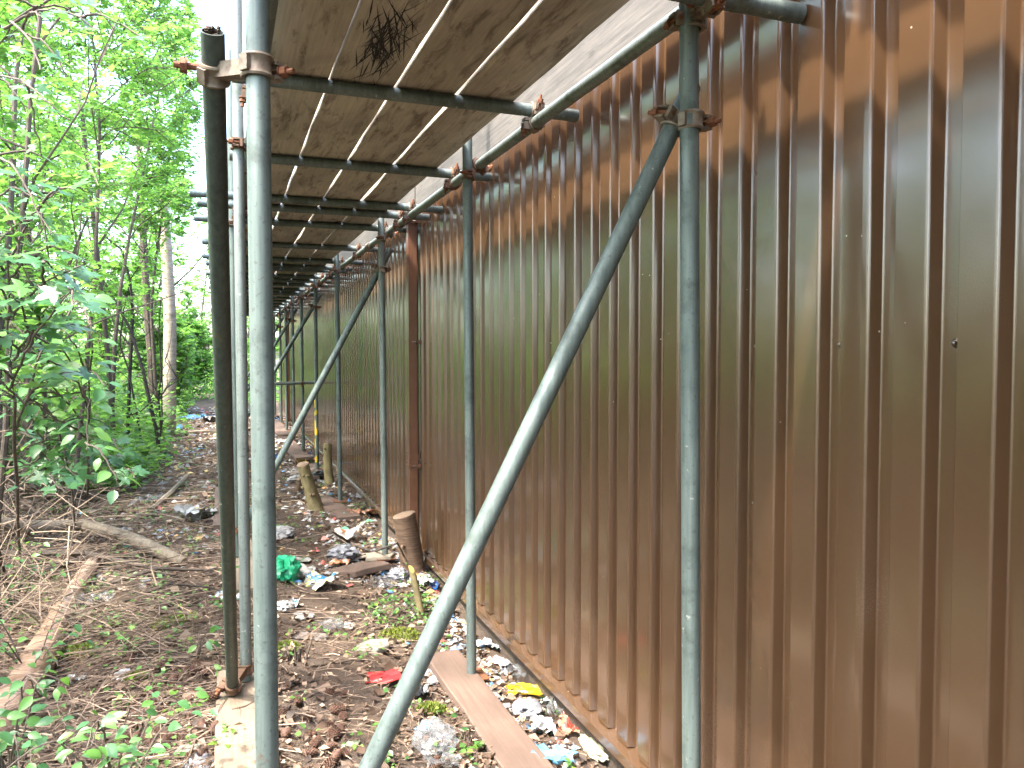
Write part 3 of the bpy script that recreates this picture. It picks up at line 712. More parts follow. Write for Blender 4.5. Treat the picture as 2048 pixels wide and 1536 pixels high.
make_tree('sapling_tree', (-1.05, 14.5), 6.8, 'airy tree over the middle of the path', 109, 0.03, 22, 7, 7, 11, 0.075, 0.20, 0.45, xmax=-0.25, clear=lambda x, y, z: z > 3.4 or x < -.8)
spots = [(-2.3, 9.6, 7.0), (-2.9, 6.0, 7.2), (-3.6, 3.4, 6.6), (-3.6, 12.0, 8.2), (-3.2, 17.0, 8.0),
         (-1.5, 21.0, 6.2), (-2.7, 22.5, 7.0), (-3.0, 29.0, 7.5), (0.6, 31.0, 6.6), (-1.0, 36.0, 7.5), (2.8, 29.5, 7.0), (-3.8, 38.0, 9.0), (2.2, 37.0, 8.0), (5.4, 34.0, 8.5),
         (-3.4, 0.6, 5.2), (-2.6, -3.8, 5.6), (-2.3, -0.9, 6.4), (-7.0, -1.5, 6.0), (-7.6, 2.0, 6.5), (-7.0, 5.2, 6.4), (-7.8, 8.5, 6.8), (-7.0, 12.0, 6.6), (-7.6, 16.0, 7.0), (-7.0, 20.5, 7.0), (-8.0, 25.0, 7.6), (-0.9, -6.5, 6.2), (-3.6, -6.5, 8.0), (-1.6, -10.0, 8.0), (-4.3, 24.0, 8.4)]  # unseen trees behind and far left, added for wall shade and reflections
for i, (x, y, h) in enumerate(spots):
    far = y > 19 or x < -5
    make_tree('woodland_tree', (x, y), h, WOOD, 200 + i, 0.022 + 0.003 * h, 18, 6, 6, 9 if not far else 8, 0.085 if not far else 0.125, 0.27 if x > -4 else 0.30, 0.12 if not far else 0.06,
              xmax=(-0.75 if -5.8 < y < 24 else 50), aspect=0.66, flat=0.6)
# understorey bushes
BUSH = 'multi-stemmed green bush under the trees beside the scaffold'
for i, (x, y, h) in enumerate([(-2.9, 8.2, 3.0), (-3.1, 11.2, 3.4), (-3.2, 14.5, 3.6), (-2.6, 19.5, 3.4), (-1.3, 23.6, 3.0), (-0.4, 29.0, 3.4), (-3.9, 18.0, 3.6), (-1.9, 29.5, 3.8), (1.2, 27.5, 3.6), (-3.4, 9.6, 3.2), (-2.6, 3.9, 2.0), (-1.2, 19.8, 2.4), (-0.95, 25.2, 2.4), (-1.4, -2.6, 2.4), (-1.1, -5.0, 2.6), (-3.2, 2.2, 2.2), (-4.4, 3.8, 2.8), (-5.2, 6.6, 3.0), (-4.6, 0.4, 2.6)]):  # those behind the camera are unseen, added to darken the wall's reflections
    make_tree('bush', (x, y), h, BUSH, 300 + i, 0.022, 24, 5, 5, 8, 0.075 if y < 15 else 0.11, 0.34, 0.06, xmax=(-0.72 if -5.8 < y < 24 else 50), stems=4, cat='bush', group='woodland bushes')

# pale cut trunk standing by the path
def pole_trunk():
    p, d = gpos(336, 872); x, y = p.x, p.y; H = 4.25
    t = tag(empty('dead_trunk', (x, y, p.z - 0.05)), 'pale banded trunk cut off at the top, standing beside the path', 'tree trunk')
    r = random.Random(2); pts = wander(Vector((0, 0, 0)), Vector((0.01, 0, 1)), H, 10, r, 0.012)
    mb = MB(); mb.tube(pts, [0.14, 0.122, 0.114, 0.111, 0.109, 0.106, 0.104, 0.10, 0.098, 0.094, 0.08], 14); mb.build('bark', M_BARK_PALE, t)
    mb = MB(); mb.tube([pts[-1], pts[-1] + Vector((0.03, 0, 0.10)), pts[-1] + Vector((0.045, 0.01, 0.26))], [0.085, 0.055, 0.012], 7); mb.build('splinter', M_CUT, t)
    for z, s in ((2.7, 1), (1.9, -1)):
        mb = MB(); q = Vector((0.1 * s, -0.02, z)); mb.tube([q, q + Vector((0.35 * s, -.05, .35)), q + Vector((0.8 * s, -.1, 0.95))], [0.02, 0.014, 0.006], 5); mb.build('side_branch', M_BARK, t)
pole_trunk()
def thin_trunk(u, v, H, r_, label):
    p, d = gpos(u, v); r = random.Random(int(u))
    t = tag(empty('slim_trunk', (p.x, p.y, p.z - .05)), label, 'tree trunk')
    mb = MB(); pts = wander(Vector((0, 0, 0)), Vector((-.02, 0, 1)), H, 8, r, 0.025); mb.tube(pts, [r_ * (1 - .05 * i) for i in range(9)], 8); mb.build('bark', M_BARK, t)
    mb = MB(); mb.tube([pts[5], pts[5] + Vector((.3, 0, .5)), pts[5] + Vector((.5, .1, 1.1))], [r_ * .5, r_ * .35, r_ * .15], 5); mb.build('limb', M_BARK, t)
thin_trunk(310, 862, 6.0, 0.085, 'greyish slim trunk just left of the pale banded trunk')
thin_trunk(230, 930, 4.6, 0.035, 'thin grey-brown stem rising among the maple leaves')
thin_trunk(60, 985, 2.6, 0.055, 'short leaning brown trunk low among the leaves at the left edge')

# dark forked shrub without many leaves
def dark_shrub():
    base, d = gpos(318, 925); t = tag(empty('dark_shrub', base), 'dark forked shrub with bare black stems beside the path', 'shrub')
    r = random.Random(12)
    def P(u, v, dd=0.0): return at(u, v, d + dd) - base
    stems = [([(318, 905), (312, 860), (300, 800), (288, 740), (262, 660), (235, 610), (205, 560), (165, 525)], 0.032),
             ([(255, 905), (257, 830), (258, 760), (262, 690), (266, 630), (262, 560), (246, 500), (215, 475)], 0.030),
             ([(285, 905), (278, 850), (268, 800), (258, 740), (240, 690), (248, 620), (262, 555)], 0.018),
             ([(316, 900), (322, 860), (316, 800), (322, 740), (318, 660), (322, 600)], 0.017),
             ([(318, 880), (326, 845), (322, 790)], 0.016), ([(258, 690), (230, 650), (212, 610), (205, 560), (196, 520)], 0.012),
             ([(316, 800), (336, 775), (356, 760), (330, 720)], 0.010), ([(308, 800), (280, 822), (262, 830)], 0.012), ([(262, 560), (285, 520), (300, 500)], 0.008)]
    for px, r0 in stems:
        dd = r.uniform(-.25, .25); pts = [P(u + r.uniform(-2, 2), v, dd * (1 - (v - 450) / 460)) for u, v in px]
        pts[0].z = max(pts[0].z, -0.05)
        mb = MB(); mb.tube(pts, [r0 * (1 - 0.6 * i / len(pts)) for i in range(len(pts))], 6); mb.build('stem', M_BARK_DARK, t)
        mb = MB()
        for k in range(7):
            i = r.randrange(1, len(pts)); q = pts[i]; tw = wander(q, rand_dir(5, 60, r), r.uniform(.3, .8), 4, r, 0.2)
            mb.tube(tw, [0.006, .005, .004, .003, .002], 3, False)
        mb.build('twigs', M_BARK_DARK, t)['kind'] = 'stuff'
    LP, LD, LN = [], [], []
    for k in range(420):
        q = P(r.uniform(120, 330), r.uniform(470, 640), r.uniform(-.6, .6)); LP.append(q); LD.append(rand_dir(-30, 20, r)); LN.append((r.gauss(0, .4), r.gauss(0, .4), 1))
    LL = np.array([r.uniform(.05, .1) for _ in LP])
    leaves_obj('leaves', [leaf_arrays([tuple(p) for p in LP], [tuple(p) for p in LD], LN, LL, LL * .65, [r.uniform(.4, .9) for _ in LP])], M_LEAF, t)
dark_shrub()

# maple sprays near the camera: every leaf is its own piece
def maple_mesh(seed, narrow=False):
    r = random.Random(seed); pts = []
    lobes = [(-128, .42), (-62, .80), (0, 1.0), (62, .80), (128, .42)]
    out = [(0.0, -0.03)]
    ang = lambda a: math.radians(90 - a)
    for i, (a, R_) in enumerate(lobes):
        for da, k in ((-17, .62), (-9, .80), (-5, .78), (0, 1.0), (5, .78), (9, .80), (17, .62)):
            q = R_ * k * r.uniform(.95, 1.05); out.append((math.cos(ang(a + da)) * q, math.sin(ang(a + da)) * q))
        if i < 4:
            m_ = (a + lobes[i + 1][0]) / 2; q = 0.36 if i in (0, 3) else 0.42; out.append((math.cos(ang(m_)) * q, math.sin(ang(m_)) * q))
    out = [(x, y + 0.0) for x, y in out]
    vs = [(0, 0.18, 0.0)]; fs = []
    for x, y in out:
        rr = math.hypot(x, y); vs.append((x, y, 0.05 * math.sin(5 * math.atan2(y, x)) * rr - 0.13 * rr * rr + r.uniform(-.015, .015)))
    n = len(out)
    for i in range(n): fs.append((0, 1 + i, 1 + (i + 1) % n))
    mb = MB(); mb.add(vs, fs, 0, r.uniform(.25, .8)); return mb.mesh('leaf', M_MAPLE, True)
def oval_mesh(seed, wr=0.55):
    r = random.Random(seed); n = 6; vs = []; 
    for i in range(n + 1):
        t_ = i / n; w_ = wr * 0.5 * math.sin(math.pi * min(1, t_ ** 0.8)) * (1 if i not in (0, n) else 0) + .004; z = -0.22 * t_ * t_ + r.uniform(-.01, .01)
        vs += [(-w_, t_, z + w_ * .28), (0, t_, z), (w_, t_, z + w_ * .28)]
    fs = []
    for i in range(n):
        a = i * 3; fs += [(a, a + 1, a + 4, a + 3), (a + 1, a + 2, a + 5, a + 4)]
    mb = MB(); mb.add(vs, fs, 0, r.uniform(.2, .85)); return mb.mesh('leaf', M_MAPLE, True)
MAPLES = [maple_mesh(s) for s in range(7)]; OVALS = [oval_mesh(s, .52 + .05 * (s % 3)) for s in range(8)]
def place_leaf(t, base, pos, direc, nrm, size, pool, r):
    o = obj('leaf', r.choice(pool), t); d = direc.normalized(); s_ = d.cross(nrm).normalized(); n_ = s_.cross(d)
    M = Matrix(((s_.x, d.x, n_.x), (s_.y, d.y, n_.y), (s_.z, d.z, n_.z)))
    o.matrix_local = Matrix.Translation(pos - base) @ M.to_4x4() @ Matrix.Diagonal((size * r.uniform(.9, 1.1), size, size, 1)); return o
def spray_plant(name, base, sprays, pool, label, cat, seed, stem_r=0.012, size=(.055, .085), step=0.075, group=None, bark=None, facing=0.5, extra=0):
    """stems through image-guided points, leaves hung on both sides"""
    r = random.Random(seed); base = Vector(base); t = tag(empty(name, base), label, cat, group); bark = bark or M_BARK
    sprays = [[Vector(p) for p in q] for q in sprays]
    for q in list(sprays[1:]):
        for e in range(extra):
            i = r.randrange(1, len(q)); p = q[i - 1].lerp(q[i], r.random()); d = (q[i] - q[i - 1]).normalized(); L = r.uniform(.16, .30)
            d = (d * .6 + Vector((r.gauss(0, .7), r.gauss(0, .7), r.gauss(.05, .35)))).normalized()
            sprays.append([p, p + d * L * .5 + Vector((0, 0, .03)), p + d * L - Vector((0, 0, .02))])
    for k, pts in enumerate(sprays):
        fine = []; m_ = len(pts)
        for i in range(m_ - 1):
            p0, p1, p2, p3 = pts[max(i - 1, 0)], pts[i], pts[i + 1], pts[min(i + 2, m_ - 1)]
            for q in range(5):
                t_ = q / 5; fine.append(.5 * (2 * p1 + (p2 - p0) * t_ + (2 * p0 - 5 * p1 + 4 * p2 - p3) * t_ ** 2 + (3 * p1 - p0 - 3 * p2 + p3) * t_ ** 3) + Vector((r.gauss(0, .003), r.gauss(0, .003), r.gauss(0, .003))))
        fine.append(pts[-1]); n = len(fine)
        mb = MB(); r0 = stem_r if k == 0 else stem_r * .55
        mb.tube([p - base for p in fine], [r0 * (1 - .8 * i / n) + .0012 for i in range(n)], 6, False); mb.build('stem', bark, t)
        if k == 0 and len(sprays) > 1: continue
        run = 0; side = 1; mbp = MB()
        for i in range(n // 4, n - 1):
            d = fine[i + 1] - fine[i]; run += d.length
            while run > step:
                run -= step; side = -side; p = fine[i].lerp(fine[i + 1], r.random()); dn = d.normalized()
                up = Vector((0, 0, 1)); s_ = dn.cross(up)
                if s_.length < .2: s_ = Vector((r.uniform(-1, 1), r.uniform(-1, 1), 0))
                s_.normalize(); dl = (dn * r.uniform(.2, .8) + s_ * side + Vector((0, 0, r.uniform(-.35, .25)))).normalized()
                pl = p + dl * r.uniform(.02, .06); mbp.tube([p - base, pl - base], [.0014, .001], 3, False)
                nr = Vector((r.gauss(0, .35), r.gauss(-facing, .35), 1)).normalized()
                place_leaf(t, base, pl, dl + Vector((0, 0, r.uniform(-.4, .05))), nr, r.uniform(*size), pool, r)
        if mbp.v: mbp.build('petioles', bark, t)['kind'] = 'stuff'
    return t
def A(*l): return [at(u, v, d) for u, v, d in l]
b0, _ = gpos(40, 1150)
spray_plant('maple_sapling', b0, [[b0, at(30, 900, 3.3), at(20, 700, 3.1), at(15, 520, 3.0)],
    A((20, 780, 3.1), (60, 690, 2.9), (110, 620, 2.8), (150, 575, 2.75)), A((15, 640, 3.0), (70, 580, 2.9), (120, 550, 2.85), (165, 530, 2.8)),
    A((25, 720, 3.1), (70, 660, 3.0), (110, 650, 2.95), (150, 650, 2.9)), A((20, 560, 3.0), (50, 520, 2.9), (110, 490, 2.9)),
    A((30, 860, 3.2), (60, 790, 3.1), (110, 750, 3.05), (160, 745, 3.0)), A((10, 540, 3.0), (-40, 480, 2.9), (-60, 430, 2.9)), A((20, 640, 3.1), (-30, 610, 3.0), (-80, 600, 2.9)),
    A((18, 520, 3.0), (60, 440, 3.0), (90, 400, 3.0))],
    MAPLES, 'big-leaved maple sapling in the left foreground with broad blue-green lobed leaves', 'sapling', 31, .008, (.058, .09), .042, extra=3)
b1, _ = gpos(150, 1060)
spray_plant('maple_sapling', b1, [[b1, at(140, 960, 4.0), at(120, 880, 4.0)],
    A((130, 950, 4.0), (190, 900, 3.9), (240, 880, 3.9)), A((128, 920, 4.0), (80, 880, 3.9), (20, 860, 3.9)), A((125, 890, 4.0), (120, 850, 3.9), (150, 830, 3.9)),
    A((135, 960, 4.0), (200, 950, 3.8), (270, 945, 3.7)), A((132, 950, 4.0), (60, 930, 3.7), (10, 940, 3.6)), A((130, 930, 4.0), (100, 950, 3.6), (130, 985, 3.4))],
    MAPLES, 'low maple seedling spreading lobed leaves just above the brushwood', 'sapling', 32, .006, (.045, .075), .045, extra=2)
b2, _ = gpos(175, 1010)
spray_plant('broad_leaf_shrub', b2, [[b2, at(176, 900, 4.2), at(178, 780, 4.0), at(170, 690, 3.9)],
    A((176, 860, 4.1), (120, 790, 3.8), (70, 740, 3.7)), A((176, 820, 4.0), (140, 720, 3.7), (100, 680, 3.6)),
    A((178, 760, 4.0), (150, 690, 3.7), (120, 655, 3.7)), A((176, 760, 4.0), (186, 690, 3.8), (180, 640, 3.8)),
    A((176, 830, 4.0), (180, 800, 3.7), (175, 850, 3.6), (172, 900, 3.5)), A((176, 780, 4.0), (60, 800, 3.7), (10, 790, 3.6)), A((176, 760, 4.0), (90, 720, 3.6), (20, 700, 3.5)),
    A((176, 880, 4.1), (140, 850, 3.8), (80, 830, 3.7)), A((176, 900, 4.1), (120, 880, 3.8), (50, 890, 3.7))],
    OVALS, 'shrub with smooth oval dark green leaves in the middle of the thicket', 'shrub', 33, .008, (.06, .105), .040, extra=2)
b3, _ = gpos(20, 1200)
spray_plant('overhanging_branch', b3, [[b3, at(-60, 800, 3.3), at(-50, 400, 3.2), at(-20, 150, 3.1), at(30, 40, 3.0)],
    A((-30, 300, 3.1), (20, 330, 2.9), (60, 390, 2.85), (100, 470, 2.8)), A((-20, 150, 3.1), (40, 160, 2.9), (90, 200, 2.8), (140, 240, 2.8)),
    A((10, 60, 3.0), (80, 20, 2.9), (150, 30, 2.8), (200, 70, 2.8)), A((20, 40, 3.0), (60, 80, 2.8), (80, 140, 2.7)), A((30, 40, 3.0), (120, -10, 2.9), (180, 10, 2.8), (230, 60, 2.8)),
    A((-40, 380, 3.2), (10, 420, 3.0), (40, 470, 2.9))],
    MAPLES, 'bright yellow-green lobed leaves hanging down at the top left corner', 'branch', 34, .008, (.036, .056), .06, extra=2)
b4, _ = gpos(330, 1000)
# low bramble-like plants in the bottom left corner
def low_plant(u, v, n, label, seed, size=(.03, .05), h=(.25, .5), reach=.35, pool=None):
    b, d = gpos(u, v); r = random.Random(seed); sprays = [[b, b + Vector((0, 0, h[0] * .6))]]
    for k in range(n):
        a = r.uniform(0, 6.28); L = r.uniform(.4, 1) * reach; hh = r.uniform(*h); e = b + Vector((math.cos(a) * L, math.sin(a) * L, hh * r.uniform(.5, 1)))
        sprays.append([b + Vector((0, 0, .03)), b.lerp(e, .5) + Vector((0, 0, hh * .45)), e])
    return spray_plant('low_shrub', b, sprays, pool or OVALS, label, 'plant', seed, .005, size, .045, 'low plants at the edge of the woods')
low_plant(230, 1640, 9, 'leafy bramble-like plant in the bottom left corner, largest of the low plants', 41, (.04, .062), (.3, .52), .42)
low_plant(20, 1620, 8, 'low plant with glossy oval leaves over the lower end of the smooth log', 42, (.04, .062), (.35, .6), .35)
low_plant(60, 1380, 7, 'small leafy plant growing behind the smooth brown log', 43, (.035, .055), (.25, .45), .3)
low_plant(30, 1250, 7, 'small leafy plant at the left edge above the smooth log', 44, (.04, .055), (.3, .5), .3)
low_plant(110, 1000, 8, 'low bush in front of the brushwood heap at the left', 45, (.06, .085), (.35, .6), .45, MAPLES)
low_plant(395, 1330, 4, 'toothed-leaf seedling beside the foot of the dark leaning tube', 46, (.045, .065), (.10, .17), .13)
low_plant(655, 1035, 3, 'tiny green seedling at the foot of the tall leaning stump', 47, (.04, .05), (.05, .1), .1)
low_plant(805, 1150, 3, 'thin pale green seedling shoot in the middle of the path', 48, (.02, .03), (.1, .2), .06)

# ------------------------------------------------------------------ ground litter, twigs, ground plants
def wedge_points(n, y0, y1, xfun, seed, power=1.0):
    g = np.random.default_rng(seed); u = g.random(n)
    y = y0 * (y1 / y0) ** (u ** power); x = xfun(y, g.random(n)); return x, y, g
def left_x(y, t): return -0.25 * y - 0.5 + t * (0.25 * y + 0.5 + 1.42)
def make_dead_leaves():
    x, y, g = wedge_points(64000, 1.9, 20, left_x, 5, 1.25)
    xo = g.uniform(-8, -0.8, 24000); yo = g.uniform(0.2, 16, 24000); x, y = np.concatenate([x, xo]), np.concatenate([y, yo])
    path = np.exp(-((x - 0.55) / 0.42) ** 2); keep = g.random(len(x)) > path * 0.78
    x, y = x[keep], y[keep]; n = len(x); L = g.gamma(3.0, .0075, n) * (1 + 0.05 * y); a = g.uniform(0, 6.28, n)
    D = np.stack([np.cos(a), np.sin(a), g.normal(0, .25, n)], -1); N = np.stack([g.normal(0, .7, n), g.normal(0, .7, n), np.ones(n)], -1)
    P = np.stack([x, y, gz(x, y) + g.uniform(.002, .026, n)], -1)
    tint = np.clip(g.normal(.42, .30, n), 0, 1)
    o = leaves_obj('dead_leaf_litter', [leaf_arrays(P, D, N, L, L * g.uniform(.35, .9, n), tint, droop=g.uniform(-.2, .3))], M_DEADLEAF)
    tag(o, 'brown dead leaves and bark crumbs covering the woodland floor', 'leaf litter', kind='stuff')
make_dead_leaves()
def make_twigs():
    mb = MB(); r = random.Random(8)
    for k in range(9500):
        y = 1.9 * ((5.0 if k > 7000 else 18) / 1.9) ** r.random()
        if r.random() < 0.72: x = -0.24 * y - 0.4 + r.random() * (0.24 * y + 0.45)
        else: x = r.uniform(-0.1, 1.4)
        L = r.uniform(.05, .32 if y < 4.2 else .6) * (1 if x < 0 else .5); a = r.gauss(0.35, .9) if r.random() < .45 else r.uniform(0, 3.14); rr = r.choice((.0006, .0009, .0012, .0018, .003)) * (1 + .05 * y)
        brush = (math.exp(-((x + .22 * y - .05) / .55) ** 2) + (x < -1.1) * .8) * (1 if 4.4 < y < 11 else .12)
        h = abs(r.gauss(0, .05 + .28 * brush)) if x < -.25 else abs(r.gauss(0, .012))
        d = Vector((math.cos(a), math.sin(a), r.gauss(0, .06 + .4 * brush * (x < -.25))))
        c = Vector((x, y, gzf(x, y) + rr + .006 + h)); q = Vector((r.gauss(0, .06), r.gauss(0, .06), r.uniform(0, .05))) * L
        pts = [c - d * L / 2, c + q, c + d * L / 2]
        for p in pts: p.z = max(p.z, gzf(p.x, p.y) + rr)
        if max(p.x for p in pts) > 1.42: continue
        mb.tube(pts, [rr, rr * .9, rr * .6], 4, False, 0, min(1, max(0, r.gauss(.5, .25))))
    tag(mb.build('fallen_twigs', M_TWIG), 'tangle of dead twigs strewn over the ground and heaped under the trees', 'twigs', kind='stuff')
make_twigs()
def make_ground_plants():
    x, y, g = wedge_points(1100, 1.9, 14, lambda y, t: -0.26 * y - .4 + t * (0.26 * y + .25), 15)
    dens = 0.5 + 0.5 * np.sin(x * 3.1 + 1.3) * np.sin(y * 2.3 + x); keep = g.random(len(x)) < dens; x, y = x[keep], y[keep]
    x2, y2, _ = wedge_points(120, 2.6, 12, lambda y, t: -.1 + t * 1.45, 16); x, y = np.concatenate([x, x2]), np.concatenate([y, y2])
    n = len(x); per = 6; X_ = np.repeat(x, per); Y_ = np.repeat(y, per); m_ = len(X_)
    h = np.repeat(np.where(np.arange(n) < n - len(x2), g.gamma(1.6, .05, n), .03), per) * g.uniform(.4, 1.2, m_)
    a = g.uniform(0, 6.28, m_); L = g.uniform(.012, .034, m_) * (1 + .05 * Y_)
    P = np.stack([X_ + .03 * np.cos(a), Y_ + .03 * np.sin(a), gz(X_, Y_) + .012 + h], -1)
    D = np.stack([np.cos(a), np.sin(a), g.normal(.1, .3, m_)], -1); N = np.stack([g.normal(0, .4, m_), g.normal(-.2, .4, m_), np.ones(m_)], -1)
    o = leaves_obj('ground_cover', [leaf_arrays(P, D, N, L, L * .7, np.clip(g.normal(.5, .24, m_), 0, 1))], M_GROUNDLEAF)
    tag(o, 'low green seedlings and ivy scattered over the woodland floor', 'ground cover', kind='stuff')
    # hazier far undergrowth
    x, y, g = wedge_points(4200, 9, 46, lambda y, t: -0.30 * y - 1 + t * (0.30 * y + .2 + np.where(y > 23, 6.0, 0)), 17); x = np.where(y > 23, x, np.minimum(x, -0.8 - .3 * g.random(len(x))))
    xo = g.uniform(-8, -2.4, 1300); yo = g.uniform(-1, 14, 1300); ko = (xo < -0.26 * yo - 1.4); x, y = np.concatenate([x, xo[ko]]), np.concatenate([y, yo[ko]])
    per = 9; X_ = np.repeat(x, per); Y_ = np.repeat(y, per); m_ = len(X_); h = np.repeat(g.gamma(2.0, .22, len(x)), per) * g.uniform(.1, 1.1, m_); a = g.uniform(0, 6.28, m_)
    P = np.stack([X_ + g.normal(0, .12, m_), Y_ + g.normal(0, .12, m_), gz(X_, Y_) + .03 + h], -1); L = g.uniform(.05, .12, m_) * (1 + .015 * Y_)
    D = np.stack([np.cos(a), np.sin(a), g.normal(0, .3, m_)], -1); N = np.stack([g.normal(0, .5, m_), g.normal(0, .5, m_), np.ones(m_)], -1)
    o = leaves_obj('undergrowth', [leaf_arrays(P, D, N, L, L * .65, np.clip(g.normal(.5, .22, m_), 0, 1))], M_LEAF)
    tag(o, 'waist-high green undergrowth filling the woods beyond the path', 'undergrowth', kind='stuff')
make_ground_plants()

# fallen logs and branches
def log(name, pts, rad, mat, label, cat='log', sides=14, cut=True):
    base = pts[0].copy(); r = random.Random(len(label)); fine = []; fr = []
    for i in range(len(pts) - 1):
        for q in range(3): fine.append(pts[i].lerp(pts[i + 1], q / 3) - base); fr.append(rad[i] + (rad[i + 1] - rad[i]) * q / 3 + r.gauss(0, rad[i] * .04))
    fine.append(pts[-1] - base); fr.append(rad[-1])
    t = tag(empty(name, base), label, cat); mb = MB(); mb.tube(fine, fr, sides, not cut); o = mb.build('bark', mat, t)
    if cut:
        for i, s in ((0, 1), (-1, -1)):
            j = 1 if i == 0 else -2; d = (fine[i] - fine[j]).normalized(); mb = MB(); Mx = Matrix.Translation(fine[i]) @ d.to_track_quat('Z', 'Y').to_matrix().to_4x4()
            mb.lathe([(fr[i] * 1.0, -0.001), (fr[i] * .9, .004), (0.0, .006)], Mx, sides, 0, False); mb.build('cut_end', M_CUT, t)
    return t
def onground(u, v, r): p, d = gpos(u, v); p.z += r; return p
log('fallen_log', [onground(-60, 1075, .13), onground(60, 1085, .12), onground(170, 1085, .14), onground(250, 1100, .11), onground(320, 1122, .07), onground(370, 1135, .035)],
    [.048, .049, .050, .052, .052, .036], M_BARK_GREY, 'curved grey-brown fallen log lying across the brushwood')
log('fallen_log', [onground(-60, 1560, .06), onground(20, 1450, .06), onground(90, 1320, .06), onground(130, 1230, .05), onground(190, 1130, .045)],
    [.086, .084, .078, .064, .046], M_BARK_LOG, 'smooth reddish-brown shiny log running up from the bottom left corner')
log('fallen_branch', [onground(545, 1102, .02), onground(600, 1085, .03), at(665, 1064, 6.3), onground(700, 1092, .03), onground(745, 1112, .03), at(795, 1086, 5.6), onground(820, 1140, .01)],
    [.006, .007, .009, .010, .009, .008, .005], M_BARK, 'thin kinked stick arching between the path and the large stump', 'branch', 6, False)
log('fallen_branch', [onground(600, 1400, .01), onground(640, 1465, .012), onground(662, 1475, .012), onground(668, 1500, .01), onground(690, 1545, .008)],
    [.004, .005, .0055, .005, .004], M_BARK, 'pale forked twig lying on the bare soil near the bottom of the picture', 'branch', 6, False)
log('fallen_branch', [onground(60, 1375, .02), onground(110, 1440, .02), onground(160, 1490, .02), onground(250, 1560, .02)],
    [.014, .015, .014, .012], M_BARK, 'straight brown stick between the low plants in the bottom left corner', 'branch', 7, False)
log('fallen_branch', [onground(620, 1338, .01), onground(700, 1326, .012), onground(760, 1322, .01)], [.005, .006, .005], M_BARK, 'thin straight twig lying above the red packet', 'branch', 6, False)
log('fallen_branch', [onground(375, 960, .05), onground(340, 1000, .06), onground(300, 1030, .04)], [.028, .032, .03], M_BARK_GREY, 'short bent stick lying by the path left of the dark tube', 'branch', 7, False)
for k, (a, b, rr) in enumerate((((0, 1120), (330, 1150), .022), ((40, 1170), (300, 1120), .016), ((200, 1185), (430, 1150), .014), ((0, 985), (260, 1010), .02), ((90, 960), (330, 930), .015), ((250, 1215), (430, 1185), .009))):
    log('brushwood_stick', [onground(*a, .04), onground((a[0] + b[0]) / 2, (a[1] + b[1]) / 2 - 4, .09), onground(*b, .03)], [rr * 1.1, rr, rr * .6], M_BARK,
        ['long dead stick just in front of the curved log', 'dead stick crossing low in front of the curved log', 'dead stick pointing at the dark tube from the brush heap', 'long dead stick behind the curved log', 'dead stick far back on the brush heap', 'thin dead twig nearest the pale plank in the brush'][k], 'branch', 6, False)

# stumps
def stump(u, v, lean, H, r0, r1, bark, cutm, label, knobs=5, seed=1):
    b, d = gpos(u, v); r = random.Random(seed); t = tag(empty('tree_stump', b), label, 'stump', 'cut stumps by the path')
    n = 8; top = Vector((lean[0], lean[1], H)); sides = 20; vs = []; prof = []
    ph = [r.uniform(0, 6) for _ in range(4)]
    for i in range(n + 1):
        f = i / n; rad = r0 * (1 + .35 * max(0, .2 - f) / .2) + (r1 - r0) * f; c = top * f + Vector((math.sin(f * 3 + seed) * .012, 0, 0)) - Vector((0, 0, .05 * (1 - f)))
        prof.append((c, rad))
        for k in range(sides):
            a = 2 * math.pi * k / sides; q = rad * (1 + .06 * math.sin(2 * a + ph[0]) + .04 * math.sin(3 * a + ph[1] + f * 2) + .025 * math.sin(7 * a + ph[2] + 5 * f))
            tz = .02 * math.sin(a + ph[3]) * (f > .99); vs.append(c + Vector((math.cos(a) * q, math.sin(a) * q, tz)))
    fs = [(i * sides + k, i * sides + (k + 1) % sides, (i + 1) * sides + (k + 1) % sides, (i + 1) * sides + k) for i in range(n) for k in range(sides)]
    mb = MB(); mb.add(vs, fs); mb.build('bark', bark, t)
    rim = [Vector(vs[n * sides + k]) for k in range(sides)]; c = top.copy(); ins = [c + (p - c) * .93 + Vector((0, 0, .004)) for p in rim]
    mb = MB(); vv = rim + ins + [c + Vector((0, 0, .006))]
    mb.add([p - top for p in vv], [(k, (k + 1) % sides, sides + (k + 1) % sides, sides + k) for k in range(sides)] + [(sides + k, sides + (k + 1) % sides, 2 * sides) for k in range(sides)])
    o = mb.build('cut_top', cutm, t); o.location = top
    for k in range(knobs):
        f = r.uniform(.2, .9); i = int(f * n); c, rad = prof[i]; a = r.uniform(2.6, 5.6); dr = Vector((math.cos(a), math.sin(a), .3)); L = r.uniform(.015, .035)
        mb = MB(); mb.tube([c + dr * rad * .9, c + dr * (rad + L)], [r0 * .17, r0 * .12], 7); mb.build('knot', cutm if k % 2 else bark, t)
    return t
stump(826, 1147, (-.065, -.02), .46, .090, .084, M_BARK_STUMP, M_CUT, 'thick reddish-brown stump with ringed bark beside the downpipe', 2, 1)
stump(634, 1020, (-.13, 0), .50, .085, .062, M_BARK_GREEN, M_CUT, 'leaning greenish-yellow stump with cut knots in the middle of the path', 9, 2)
stump(660, 968, (-.02, 0), .50, .055, .05, M_BARK_GREEN, M_CUT, 'slim dark stump standing against the wall behind the leaning one', 3, 3)
stump(600, 985, (-.01, 0), .17, .04, .037, M_BARK_STUMP, M_CUT, 'tiny dark stump hiding left of the leaning stump', 0, 4)
stump(852, 1240, (-.10, .02), .33, .024, .021, M_BARK_GREEN, M_CUT_FRESH, 'thin leaning stub with a yellow cut end beside the long brace', 1, 5)
